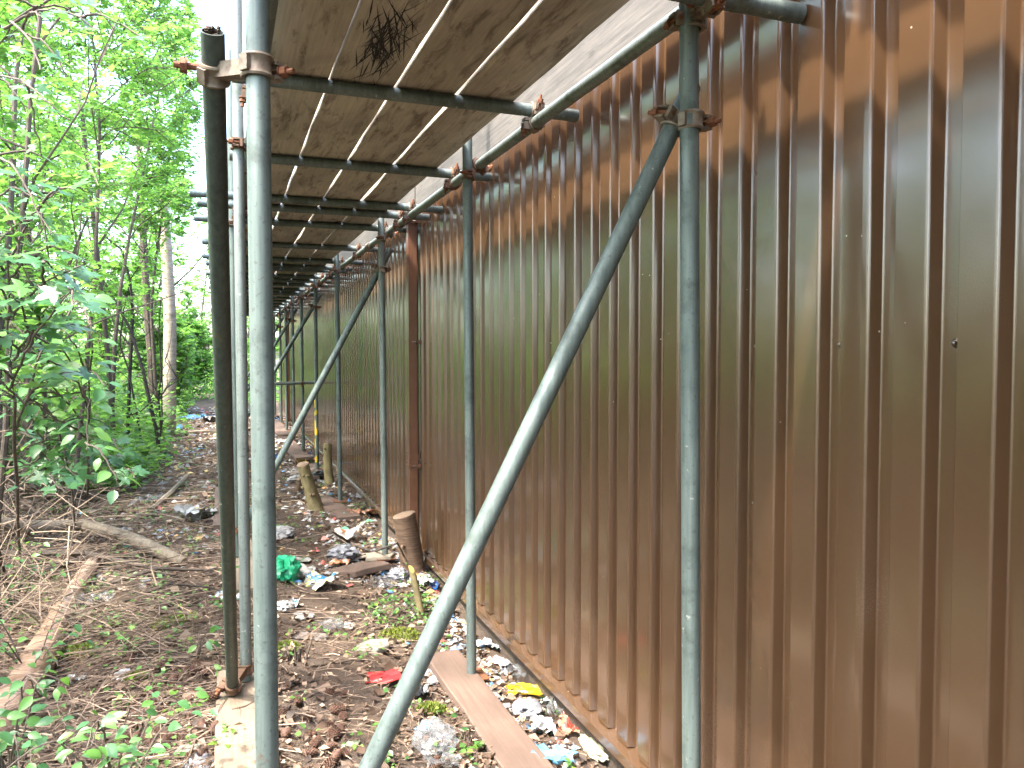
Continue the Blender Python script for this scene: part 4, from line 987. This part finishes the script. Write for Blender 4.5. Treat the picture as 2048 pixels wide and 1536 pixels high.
def cut_clump(u, v, label):
    b, d = gpos(u, v); t = tag(empty('coppiced_stool', b), label, 'stump'); r = random.Random(6)
    for k in range(15):
        a = r.uniform(0, 6.28); q = r.uniform(.0, .05); p = Vector((math.cos(a) * q, math.sin(a) * q, -.02)); e = p * 2.1 + Vector((0, 0, r.uniform(.06, .13)))
        mb = MB(); mb.tube([p, e], [.0065, .005], 6); mb.build('cut_shoot', M_BARK, t)
cut_clump(597, 1322, 'clump of short cut shoots on the bare soil behind the thick upright')

# ivy round the thin stub
def ivy(u, v, n, rx, label, h=.16, seed=1, mat=None, size=(.018, .035)):
    b, d = gpos(u, v); r = random.Random(seed); t = tag(empty('ivy_patch', b), label, 'plant', 'small plants on the ground'); P, D, N, L = [], [], [], []
    for k in range(n):
        a = r.uniform(0, 6.28); q = rx * math.sqrt(r.random()); x, y = math.cos(a) * q, math.sin(a) * q
        if b.x + x > 1.43 and k > 4: continue
        P.append((x, y, gzf(b.x + x, b.y + y) - b.z + .012 + abs(r.gauss(0, h * (1 - q / rx) + .01)))); aa = r.uniform(0, 6.28); D.append((math.cos(aa), math.sin(aa), r.gauss(0, .3))); N.append((r.gauss(0, .5), r.gauss(-.3, .5), 1)); L.append(r.uniform(*size))
    L = np.array(L); leaves_obj('leaves', [leaf_arrays(P, D, N, L, L * .85, [min(1, max(0, r.gauss(.45, .22))) for _ in P])], mat or M_GROUNDLEAF, t)
    mb = MB()
    for k in range(16):
        a = r.uniform(0, 6.28); e = Vector((math.cos(a) * rx * .8, math.sin(a) * rx * .8, 0)); e.z = gzf(b.x + e.x, b.y + e.y) - b.z + .015
        if b.x + e.x > 1.4: continue
        mb.tube([(0, 0, .0), e * .5 + Vector((0, 0, .06)), e], [.002, .0017, .001], 4, False)
    mb.build('runners', M_BARK, t); return t
ivy(812, 1225, 330, .26, 'tangle of small dark ivy leaves round the thin yellow-ended stub', .11, 1)
ivy(880, 1165, 70, .12, 'bright green weed growing at the right of the large stump', .14, 2)
ivy(740, 1018, 160, .22, 'feathery dark green weed on the path before the wide plank', .05, 3, size=(.015, .03))
ivy(1110, 1440, 20, .07, 'small bright five-leaved seedling among the plastic by the wall', .03, 4)
ivy(935, 1500, 14, .06, 'two-leaved bright seedling beside the clear plastic bag', .04, 5, size=(.03, .05))
ivy(475, 1010, 120, .3, 'ground ivy patch between the dark tube and the plank', .04, 6, size=(.02, .045))

# moss
def moss(u, v, rx, label, seed):
    b, d = gpos(u, v); r = np.random.default_rng(seed); n = 650; q = rx * np.sqrt(r.random(n)); a = r.uniform(0, 6.28, n)
    x, y = np.cos(a) * q, np.sin(a) * q * .8; z = .035 * np.sqrt(np.maximum(0, 1 - (q / rx) ** 2)) + gz(b.x + x, b.y + y) - b.z
    P = np.stack([x, y, z - .004], -1); D = np.stack([r.normal(0, .5, n), r.normal(0, .5, n), np.ones(n)], -1); N = r.normal(0, 1, (n, 3)); L = r.uniform(.010, .024, n)
    o = leaves_obj('moss_clump', [leaf_arrays(P, D, N, L, L * .5, np.clip(r.normal(.5, .22, n), 0, 1))], M_MOSS, None, b); tag(o, label, 'moss', 'moss clumps')
moss(800, 1275, .13, 'yellow-green moss clump between the stub and the plank end', 1)
moss(862, 1425, .075, 'small moss clump just left of the long plank', 2)
moss(270, 1363, .05, 'bright moss ball beside the white crumpled scrap', 3)
moss(350, 1250, .14, 'flat moss patch on the litter left of the dark tube', 4)
moss(150, 1310, .12, 'dull moss patch beside the smooth log', 5)
moss(575, 1300, .07, 'small moss tuft right of the thick upright', 6)

# pine cones
def cone_mesh(seed):
    r = random.Random(seed); mb = MB(); L = .062; rows = 9
    mb.lathe([(0.001, 0), (.010, .006), (.013, .022), (.009, .046), (.001, L - .004)], Matrix.Identity(4), 8, 0, False)
    for i in range(rows):
        f = (i + .5) / rows; rad = .0185 * math.sin(math.pi * (0.16 + .8 * f)) ** .8; k = 9
        for j in range(k):
            a = 2 * math.pi * (j + .5 * (i % 2)) / k; z = f * L * .92
            c, s_ = math.cos(a), math.sin(a); wd = .0065
            p0 = Vector((c * rad * .55, s_ * rad * .55, z - .004)); tip = Vector((c * rad, s_ * rad, z + .005)); sd_ = Vector((-s_, c, 0)) * wd
            mb.add([p0, tip + sd_ * .6, tip + Vector((c, s_, 0)) * .0025 + Vector((0, 0, .002)), tip - sd_ * .6, tip + Vector((-c * .002, -s_ * .002, .0045))], [(0, 1, 2), (0, 2, 3), (1, 4, 2), (2, 4, 3)])
    return mb.mesh('pine_cone', M_CONE, False)
CONES = [cone_mesh(s) for s in range(3)]
r = random.Random(77)
cone_px = [(455, 1400), (440, 1415)] + [(r.uniform(250, 425), r.uniform(1330, 1530)) for _ in range(62)] + [(r.uniform(30, 250), r.uniform(1290, 1500)) for _ in range(5)] + [(r.uniform(560, 700), r.uniform(1380, 1530)) for _ in range(22)] + [(900 + r.uniform(-60, 40), 1500 + r.uniform(0, 40)) for _ in range(5)]
for i, (u, v) in enumerate(cone_px):
    b, d = gpos(u, v); o = obj('pine_cone', CONES[i % 3], None, b + Vector((0, 0, .016 + (.045 if i < 2 else 0))))
    o.rotation_euler = (R(90) + r.gauss(0, .2), r.gauss(0, .2), r.uniform(0, 6.28)); sc_ = r.uniform(.85, 1.25); o.scale = (sc_, sc_, sc_)
    tag(o, 'brown pine cone lying on the pale plank by the leaning tube foot' if i < 2 else 'brown pine cone lying on the ground among twigs and leaves', 'pine cone', 'cones on the plank' if i < 2 else 'cones on the ground')

# ------------------------------------------------------------------ rubbish
def film(w_, l_, amp, seed, n=11, curl=0.0, fold=0.0, rag=.06):
    """a thin crumpled sheet, lowest point at z = 0"""
    r = random.Random(seed); off = Vector((r.uniform(0, 50), r.uniform(0, 50), r.uniform(0, 50))); vs = []
    for j in range(n):
        for i in range(n):
            a, b = i / (n - 1) - .5, j / (n - 1) - .5
            e = max(abs(a), abs(b)) * 2; q = Vector((a * 3, b * 3, 0)) + off
            jx = (mnoise.noise(q * 1.9) * .16 + (r.uniform(-rag, rag) if e > .95 else 0)); jy = (mnoise.noise(q * 1.9 + Vector((9, 3, 1))) * .16 + (r.uniform(-rag, rag) if e > .95 else 0))
            z = (1 - abs(mnoise.noise(q * 1.1)) * 2.4) * amp + (1 - abs(mnoise.noise(q * 2.6)) * 2) * amp * .45
            z += curl * (a * a * 4) + fold * abs(b + .1 * mnoise.noise(q))
            vs.append(Vector(((a + jx) * w_, (b + jy) * l_, z)))
    m_ = min(p.z for p in vs)
    for p in vs: p.z -= m_
    fs = [(j * n + i, j * n + i + 1, (j + 1) * n + i + 1, (j + 1) * n + i) for j in range(n - 1) for i in range(n - 1)]
    mb = MB(); mb.add(vs, fs); return mb
def lump(w_, l_, h, seed, rough_=.35):
    """a scrunched bag or ball of film"""
    r = random.Random(seed); off = Vector((r.uniform(0, 50), r.uniform(0, 50), 0)); mb = MB(); n, m_ = 16, 26; vs = []
    for i in range(n + 1):
        th = math.pi * i / n
        for k in range(m_):
            ph = 2 * math.pi * k / m_; d = Vector((math.sin(th) * math.cos(ph), math.sin(th) * math.sin(ph), math.cos(th)))
            q = 1 + rough_ * ((1 - abs(mnoise.noise(d * 2.0 + off)) * 3)) + rough_ * .6 * (1 - abs(mnoise.noise(d * 4.5 + off)) * 3) + rough_ * .3 * (1 - abs(mnoise.noise(d * 10 + off)) * 3)
            p = Vector((d.x * w_ / 2 * q, d.y * l_ / 2 * q, d.z * h / 2 * q)); p.z = max(p.z, -h * .38); vs.append(p)
    lo = min(p.z for p in vs)
    for p in vs: p.z -= lo
    mb.add(vs, [(i * m_ + k, i * m_ + (k + 1) % m_, (i + 1) * m_ + (k + 1) % m_, (i + 1) * m_ + k) for i in range(n) for k in range(m_)]); return mb
PM = {}
def pm(key, cols, **kw):
    if key not in PM: PM[key] = mat_print(key, cols, **kw)
    return PM[key]
WHITE = pm('white_film', [(.34, .34, .35)], rough=.35); CLEAR = pm('clear_film', [(.21, .225, .24)], rough=.18, alpha=.34, scale=9)
GREYP = pm('grey_paper', [(0.277, 0.277, 0.264)], rough=.6); CREAM = pm('cream_film', [(0.409, 0.396, 0.277)], rough=.35, alpha=.85)
GREEN = pm('green_bag', [(0.013, 0.304, 0.145)], rough=.3, alpha=.93); CRISP = pm('blue_white_print', [(0.409, 0.422, 0.436), (0.462, 0.449, 0.165), (0.020, 0.145, 0.363), (0.396, 0.409, 0.429)], scale=14)
RED = pm('red_film', [(0.343, 0.020, 0.023)], rough=.35); YELLOW = pm('yellow_packet', [(0.475, 0.310, 0.007)], rough=.4)
ORW = pm('orange_white_print', [(0.422, 0.409, 0.396), (0.409, 0.396, 0.383), (0.363, 0.145, 0.040)], scale=16, alpha=.9); BLUEF = pm('blue_film', [(0.106, 0.277, 0.436), (0.297, 0.383, 0.436)], rough=.25, alpha=.9, scale=10)
ORED = pm('orange_red_film', [(0.383, 0.198, 0.132), (0.363, 0.040, 0.026), (0.396, 0.238, 0.165)], scale=12, alpha=.9); WBLUE = pm('white_blue_print', [(0.409, 0.416, 0.422), (0.396, 0.409, 0.422), (0.040, 0.165, 0.396)], scale=22)
WGREEN = pm('white_green_print', [(0.396, 0.409, 0.396), (0.383, 0.396, 0.383), (0.026, 0.231, 0.119)], scale=20); LILAC = pm('lilac_white_film', [(0.218, 0.224, 0.251)], rough=.25, alpha=.85); PINK = pm('pink_white_print', [(0.396, 0.396, 0.396), (0.363, 0.370, 0.376), (0.396, 0.033, 0.198)], scale=26)
BLACKP = pm('black_plastic', [(0.013, 0.015, 0.018)], rough=.3); BLUE = pm('blue_plastic', [(0.013, 0.086, 0.330)], rough=.35); YWHITE = pm('yellow_white_print', [(0.409, 0.409, 0.396), (0.396, 0.396, 0.383), (0.429, 0.317, 0.020)], scale=16)
GREENC = pm('pale_green_card', [(0.218, 0.251, 0.172)], rough=.7); PEACH = pm('orange_peach_film', [(0.363, 0.158, 0.079), (0.396, 0.330, 0.297)], scale=14); CARD = pm('cream_card', [(0.363, 0.310, 0.238)], rough=.8, crease=.2)
SLATE = pm('grey_brown_slate', [(0.172, 0.145, 0.132)], rough=.7, crease=.3)
def rubbish(kind, u, v, wpx, lpx, mat, label, cat, seed, name=None, amp=.22, rot=None, lift=.0, h=.6, **kw):
    """wpx, lpx: size in photograph pixels across and along the view"""
    b, d = gpos(u, v); s_ = d / F; w_ = wpx * s_; l_ = lpx * s_; r = random.Random(seed)
    mb = film(w_, l_, amp * min(w_, l_), seed, **kw) if kind == 'film' else lump(w_, l_, h * min(w_, l_), seed, kw.get('rough_', .3))
    o = mb.build(name or cat.replace(' ', '_'), mat); o.location = b + Vector((0, 0, .004 + lift)); o.rotation_euler = (r.gauss(0, .08), r.gauss(0, .08), -YAW + (rot if rot is not None else r.uniform(-.4, .4)))
    return tag(o, label, cat, 'rubbish on the path')
Rb = rubbish
g_ = Rb('lump', 566, 1158, 48, 62, GREEN, 'bright emerald-green crumpled plastic bag beside the thick upright', 'plastic bag', 1, h=.9, rough_=.32)
Rb('film', 637, 1172, 60, 62, CRISP, 'open blue, white and yellow snack packet on the bare soil', 'packet', 2, curl=.035, amp=.10)
Rb('film', 607, 1148, 50, 62, GREYP, 'silvery flattened wrapper between the green bag and the snack packet', 'wrapper', 3, amp=.12)
Rb('film', 594, 1122, 52, 34, GREYP, 'thin grey scrap behind the green bag', 'scrap', 4, amp=.08)
Rb('lump', 686, 1118, 48, 70, LILAC, 'crumpled silvery wrapper left of the broken slab', 'wrapper', 5, h=.55)
Rb('film', 700, 1083, 52, 60, ORW, 'white wrapper with an orange patch behind the kinked stick', 'wrapper', 6, curl=.05, amp=.25)
Rb('film', 680, 1130, 34, 40, PEACH, 'torn orange-red scrap in front of the silvery wrapper', 'scrap', 7, amp=.15)
Rb('lump', 562, 1072, 34, 50, WHITE, 'white crumpled tissue right of the thick upright', 'tissue', 8, h=.5)
Rb('film', 770, 1183, 36, 60, CLEAR, 'greyish clear film left of the ivy', 'film', 9, curl=.06, amp=.3)
Rb('lump', 797, 1160, 36, 50, LILAC, 'crumpled white film at the foot of the large stump', 'film', 10, h=.6)
Rb('film', 850, 1172, 32, 66, WGREEN, 'white and green packet right of the thin stub', 'packet', 11, amp=.3)
Rb('film', 868, 1180, 16, 45, BLUE, 'small deep blue plastic strip near the foot of the wall', 'scrap', 12, curl=.03)
Rb('lump', 568, 1218, 30, 40, WHITE, 'dirty white wad of wrapper beside the thick upright', 'wrapper', 13, h=.4)
Rb('film', 588, 1213, 18, 40, WBLUE, 'small blue and white wrapper corner by the dirty wad', 'wrapper', 14, curl=.02)
Rb('film', 603, 1233, 38, 46, GREYP, 'pale grey square of card on the bare soil', 'card', 15, amp=.03, rot=.5)
Rb('film', 622, 1276, 58, 44, SLATE, 'flat grey-brown bark-like slab on the soil', 'slab', 16, amp=.05)
Rb('film', 662, 1262, 48, 48, CLEAR, 'folded clear plastic tray behind the grey-brown slab', 'plastic tray', 17, fold=.10, amp=.12)
Rb('film', 696, 1255, 24, 30, GREYP, 'small pale oval scrap right of the clear tray', 'scrap', 18, amp=.1)
Rb('film', 763, 1362, 82, 62, RED, 'red flattened plastic packet partly hidden by the long brace', 'packet', 19, amp=.10, rot=.1)
Rb('film', 842, 1395, 34, 40, BLACKP, 'black and white plastic shard right of the long brace', 'scrap', 20, fold=.05)
Rb('lump', 853, 1352, 22, 36, WHITE, 'crumpled white tissue left of the long plank', 'tissue', 21, h=.5)
Rb('lump', 868, 1367, 20, 30, WHITE, 'smaller white tissue touching the edge of the long plank', 'tissue', 22, h=.5)
Rb('lump', 870, 1492, 72, 74, CLEAR, 'clear plastic bag scrunched on the soil left of the long plank', 'plastic bag', 23, h=.55)
Rb('film', 848, 1470, 26, 40, BLUEF, 'pale blue label on the scrunched clear bag', 'label', 24, lift=.02, fold=.03)
Rb('film', 885, 1540, 70, 50, CLEAR, 'second torn clear film below the scrunched clear bag', 'film', 25, amp=.25)
Rb('film', 1050, 1392, 78, 52, YELLOW, 'bright yellow torn packet against the foot of the wall', 'packet', 26, fold=.04, amp=.12, rot=-.2)
Rb('lump', 1055, 1428, 46, 64, LILAC, 'crumpled whitish bag just below the yellow packet', 'plastic bag', 27, h=.55)
Rb('film', 1085, 1462, 46, 62, WHITE, 'thin white-lilac plastic sheet among the rubbish by the wall', 'film', 28, amp=.3)
Rb('film', 1104, 1408, 50, 46, WGREEN, 'white packet with a dark ivy leaf on it beside the yellow packet', 'packet', 29, amp=.2)
Rb('film', 1112, 1438, 46, 60, CLEAR, 'stiff clear plastic box piece by the wall', 'plastic tray', 30, fold=.12, amp=.15)
Rb('film', 1138, 1462, 40, 70, ORED, 'orange and red film wrapper near the wall foot', 'wrapper', 31, amp=.3)
Rb('lump', 1145, 1428, 30, 40, GREYP, 'grey translucent crumple under the wall flashing', 'wrapper', 32, h=.6)
Rb('lump', 1188, 1508, 34, 110, CREAM, 'pale yellow rubber-like glove shape lying at the foot of the wall', 'glove', 33, h=.7, rough_=.22)
Rb('film', 1105, 1528, 96, 62, BLUEF, 'light blue plastic film across the end of the long plank', 'film', 34, amp=.22, rot=-.2)
Rb('film', 966, 1298, 36, 46, WBLUE, 'white and pale blue scrap behind the second upright', 'scrap', 35, amp=.2)
Rb('film', 990, 1300, 22, 36, WGREEN, 'tiny green-topped white scrap near the wall flashing', 'scrap', 36, amp=.25)
Rb('film', 978, 1352, 34, 30, PINK, 'white scrap with a magenta spot beside the second upright', 'scrap', 37, amp=.2)
Rb('film', 1035, 1355, 30, 60, CLEAR, 'tubular clear wrapper above the yellow packet', 'wrapper', 38, fold=.05)
Rb('film', 1000, 1330, 40, 30, WHITE, 'narrow white strip of film along the wall foot', 'scrap', 39, amp=.15, rot=-.7)
Rb('film', 702, 1490, 22, 46, GREENC, 'small pale green piece of card on the bare soil', 'card', 40, amp=.05)
Rb('film', 392, 1043, 58, 70, YWHITE, 'white packet with yellow print lying left of the dark tube', 'packet', 41, curl=.06, amp=.2)
Rb('film', 185, 1218, 56, 60, CLEAR, 'clear plastic scrap among twigs beside the smooth log', 'film', 42, amp=.3)
Rb('lump', 248, 1358, 30, 30, WHITE, 'white crumpled scrap beside the moss ball', 'scrap', 43, h=.5)
Rb('film', 150, 1368, 34, 34, WBLUE, 'pale bluish scrap right of the smooth log', 'scrap', 44, amp=.2)
Rb('film', 398, 1534, 60, 50, LILAC, 'torn white wrapper at the bottom beside the pale plank', 'wrapper', 45, amp=.2)
Rb('film', 45, 1545, 30, 30, RED, 'pinkish-red scrap at the very bottom left', 'scrap', 46, amp=.2)
Rb('film', 548, 920, 30, 60, BLUE, 'blue packet lying on the path behind the thick upright', 'packet', 47, amp=.15)
Rb('film', 604, 928, 16, 50, YELLOW, 'small orange-yellow packet beside the far blue packet', 'packet', 48, fold=.1)
Rb('film', 583, 945, 60, 80, SLATE, 'grey piece of carpet with a rusty streak on the path', 'carpet scrap', 49, amp=.03)
Rb('lump', 641, 955, 26, 60, BLACKP, 'black plastic bag left of the slim dark stump', 'plastic bag', 50, h=.5)
Rb('lump', 596, 962, 22, 60, WHITE, 'white crumpled bag behind the leaning stump', 'plastic bag', 51, h=.5)
Rb('film', 722, 992, 20, 50, WHITE, 'flat white card against the wall flashing', 'card', 52, amp=.05)
Rb('film', 748, 1030, 34, 60, PEACH, 'pink and red wrapper near the fourth upright', 'wrapper', 53, amp=.2)
Rb('film', 705, 1030, 26, 40, PEACH, 'orange scrap at the corner of the wide plank', 'scrap', 54, amp=.15)
Rb('lump', 755, 1012, 20, 50, LILAC, 'crumpled clear bottle-like wrapper by the wall', 'wrapper', 55, h=.5)
Rb('film', 405, 1078, 14, 30, PEACH, 'tiny orange scrap beside the dark leaning tube', 'scrap', 56, amp=.1)
Rb('film', 455, 1202, 60, 40, WBLUE, 'torn bluish wrapper behind the dark leaning tube', 'wrapper', 57, amp=.2)
Rb('film', 295, 1010, 50, 80, CLEAR, 'dull clear sheet at the edge of the brushwood', 'film', 58, amp=.25)
Rb('film', 560, 888, 26, 50, ORW, 'orange and white wrapper far down the path', 'wrapper', 59, amp=.2)
Rb('film', 390, 840, 30, 90, BLUEF, 'bluish plastic far up the path left of the dark tube', 'film', 60, amp=.2)
Rb('film', 420, 845, 30, 90, WHITE, 'white plastic sheet far up the path beside the tube', 'film', 61, amp=.2)
Rb('film', 350, 862, 24, 70, BLUEF, 'cyan scrap far up the path near the shrub', 'scrap', 62, amp=.2)
# broken slab and board pieces under the third upright
def slab(u, v, pts, th, mat, label, cat, rot=0.0, lift=.012):
    b, d = gpos(u, v); mb = MB(); n = len(pts); r = random.Random(int(u))
    lo = [(x, y, 0) for x, y in pts]; hi = [(x * .985, y * .985, th + r.uniform(-.003, .003)) for x, y in pts]
    mb.add(lo + hi, [tuple(range(n - 1, -1, -1)), tuple(range(n, 2 * n))] + [(i, (i + 1) % n, n + (i + 1) % n, n + i) for i in range(n)])
    o = mb.build(cat.replace(' ', '_'), mat, smooth=False); o.location = b + Vector((0, 0, lift)); o.rotation_euler = (R(2), R(-3), -YAW + rot)
    bm = bmesh.new(); bm.from_mesh(o.data); bmesh.ops.bevel(bm, geom=bm.edges[:], offset=.004, segments=2, affect='EDGES'); bm.to_mesh(o.data); bm.free()
    return tag(o, label, cat, 'rubbish on the path')
slab(712, 1150, [(-.22, -.02), (-.17, -.09), (.02, -.10), (.10, -.04), (.26, .06), (.20, .14), (.02, .15), (-.10, .08)], .045, M_PLANK, 'broken pinkish-brown slab lying in front of the third upright', 'slab')
slab(760, 1126, [(-.10, -.08), (.10, -.07), (.12, .05), (-.02, .12), (-.10, .06)], .03, CARD, 'cream board offcut on top of the broken slab', 'offcut', lift=.04)
slab(730, 1118, [(-.10, -.02), (-.02, -.07), (.10, .02), (.06, .06), (-.04, .05)], .012, CARD, 'thin white offcut left of the cream board piece', 'offcut', lift=.02)
slab(374, 1512, [(-.045, -.03), (.04, -.035), (.05, .03), (-.04, .035)], .018, M_STONE, 'grey slab-like stone at the bottom beside the pale plank', 'stone')
slab(745, 1300, [(-.09, -.08), (.04, -.09), (.10, -.02), (.08, .07), (-.03, .09), (-.09, .03)], .03, M_STONE, 'flat mossy grey stone left of the long brace', 'stone', lift=0.0)
slab(395, 868, [(-1.1, -.1), (1.0, -.12), (1.0, .1), (-1.1, .12)], .05, M_PLANK_PALE, 'pale beam lying across the path in the distance', 'beam')
# far and minute scraps nobody could count
def scraps():
    r = random.Random(3); cols = [(.32, .32, .32), (.22, .23, .25), (.10, .25, .5), (.5, .3, .12), (.5, .12, .1), (.12, .35, .25), (.55, .45, .2)]
    mats = [pm('scrap_%d' % i, [c], rough=.4) for i, c in enumerate(cols)]; mb = MB()
    for k in range(1900):
        if k >= 1500:
            y = 6.5 * (22 / 6.5) ** r.random(); x = -abs(r.gauss(.1, .5)) - .02
        elif k < 950:
            y = 5.5 * (22 / 5.5) ** r.random(); x = r.uniform(-1.0, 1.4) if r.random() < .55 else r.uniform(.7, 1.42)
        else:
            y = 2.4 * (7 / 2.4) ** r.random(); x = 1.42 - abs(r.gauss(0, .16))
        s_ = r.uniform(.008, .03) * (1 + .055 * y); z = gzf(x, y) + .006; a = r.uniform(0, 6.28); m_ = r.choices(range(7), [9, 5, 1.2, 1.2, .7, .6, .7])[0]
        c, sn = math.cos(a), math.sin(a); vs = []
        for (p, q, hh) in ((-1, -1, 0), (1, -1, .2), (1, 1, 0), (-1, 1, .3), (0, 0, .7)):
            p, q = p * r.uniform(.6, 1.2), q * r.uniform(.4, .9); vs.append((x + (p * c - q * sn) * s_, y + (p * sn + q * c) * s_, z + hh * s_ * r.uniform(.3, 1.5)))
        if max(v[0] for v in vs) > 1.44: continue
        mb.add(vs, [(0, 1, 4), (1, 2, 4), (2, 3, 4), (3, 0, 4)], m_)
    tag(mb.build('litter_scraps', mats, smooth=False), 'countless tiny scraps of paper and plastic strewn along the path and wall foot', 'litter', kind='stuff')
scraps()
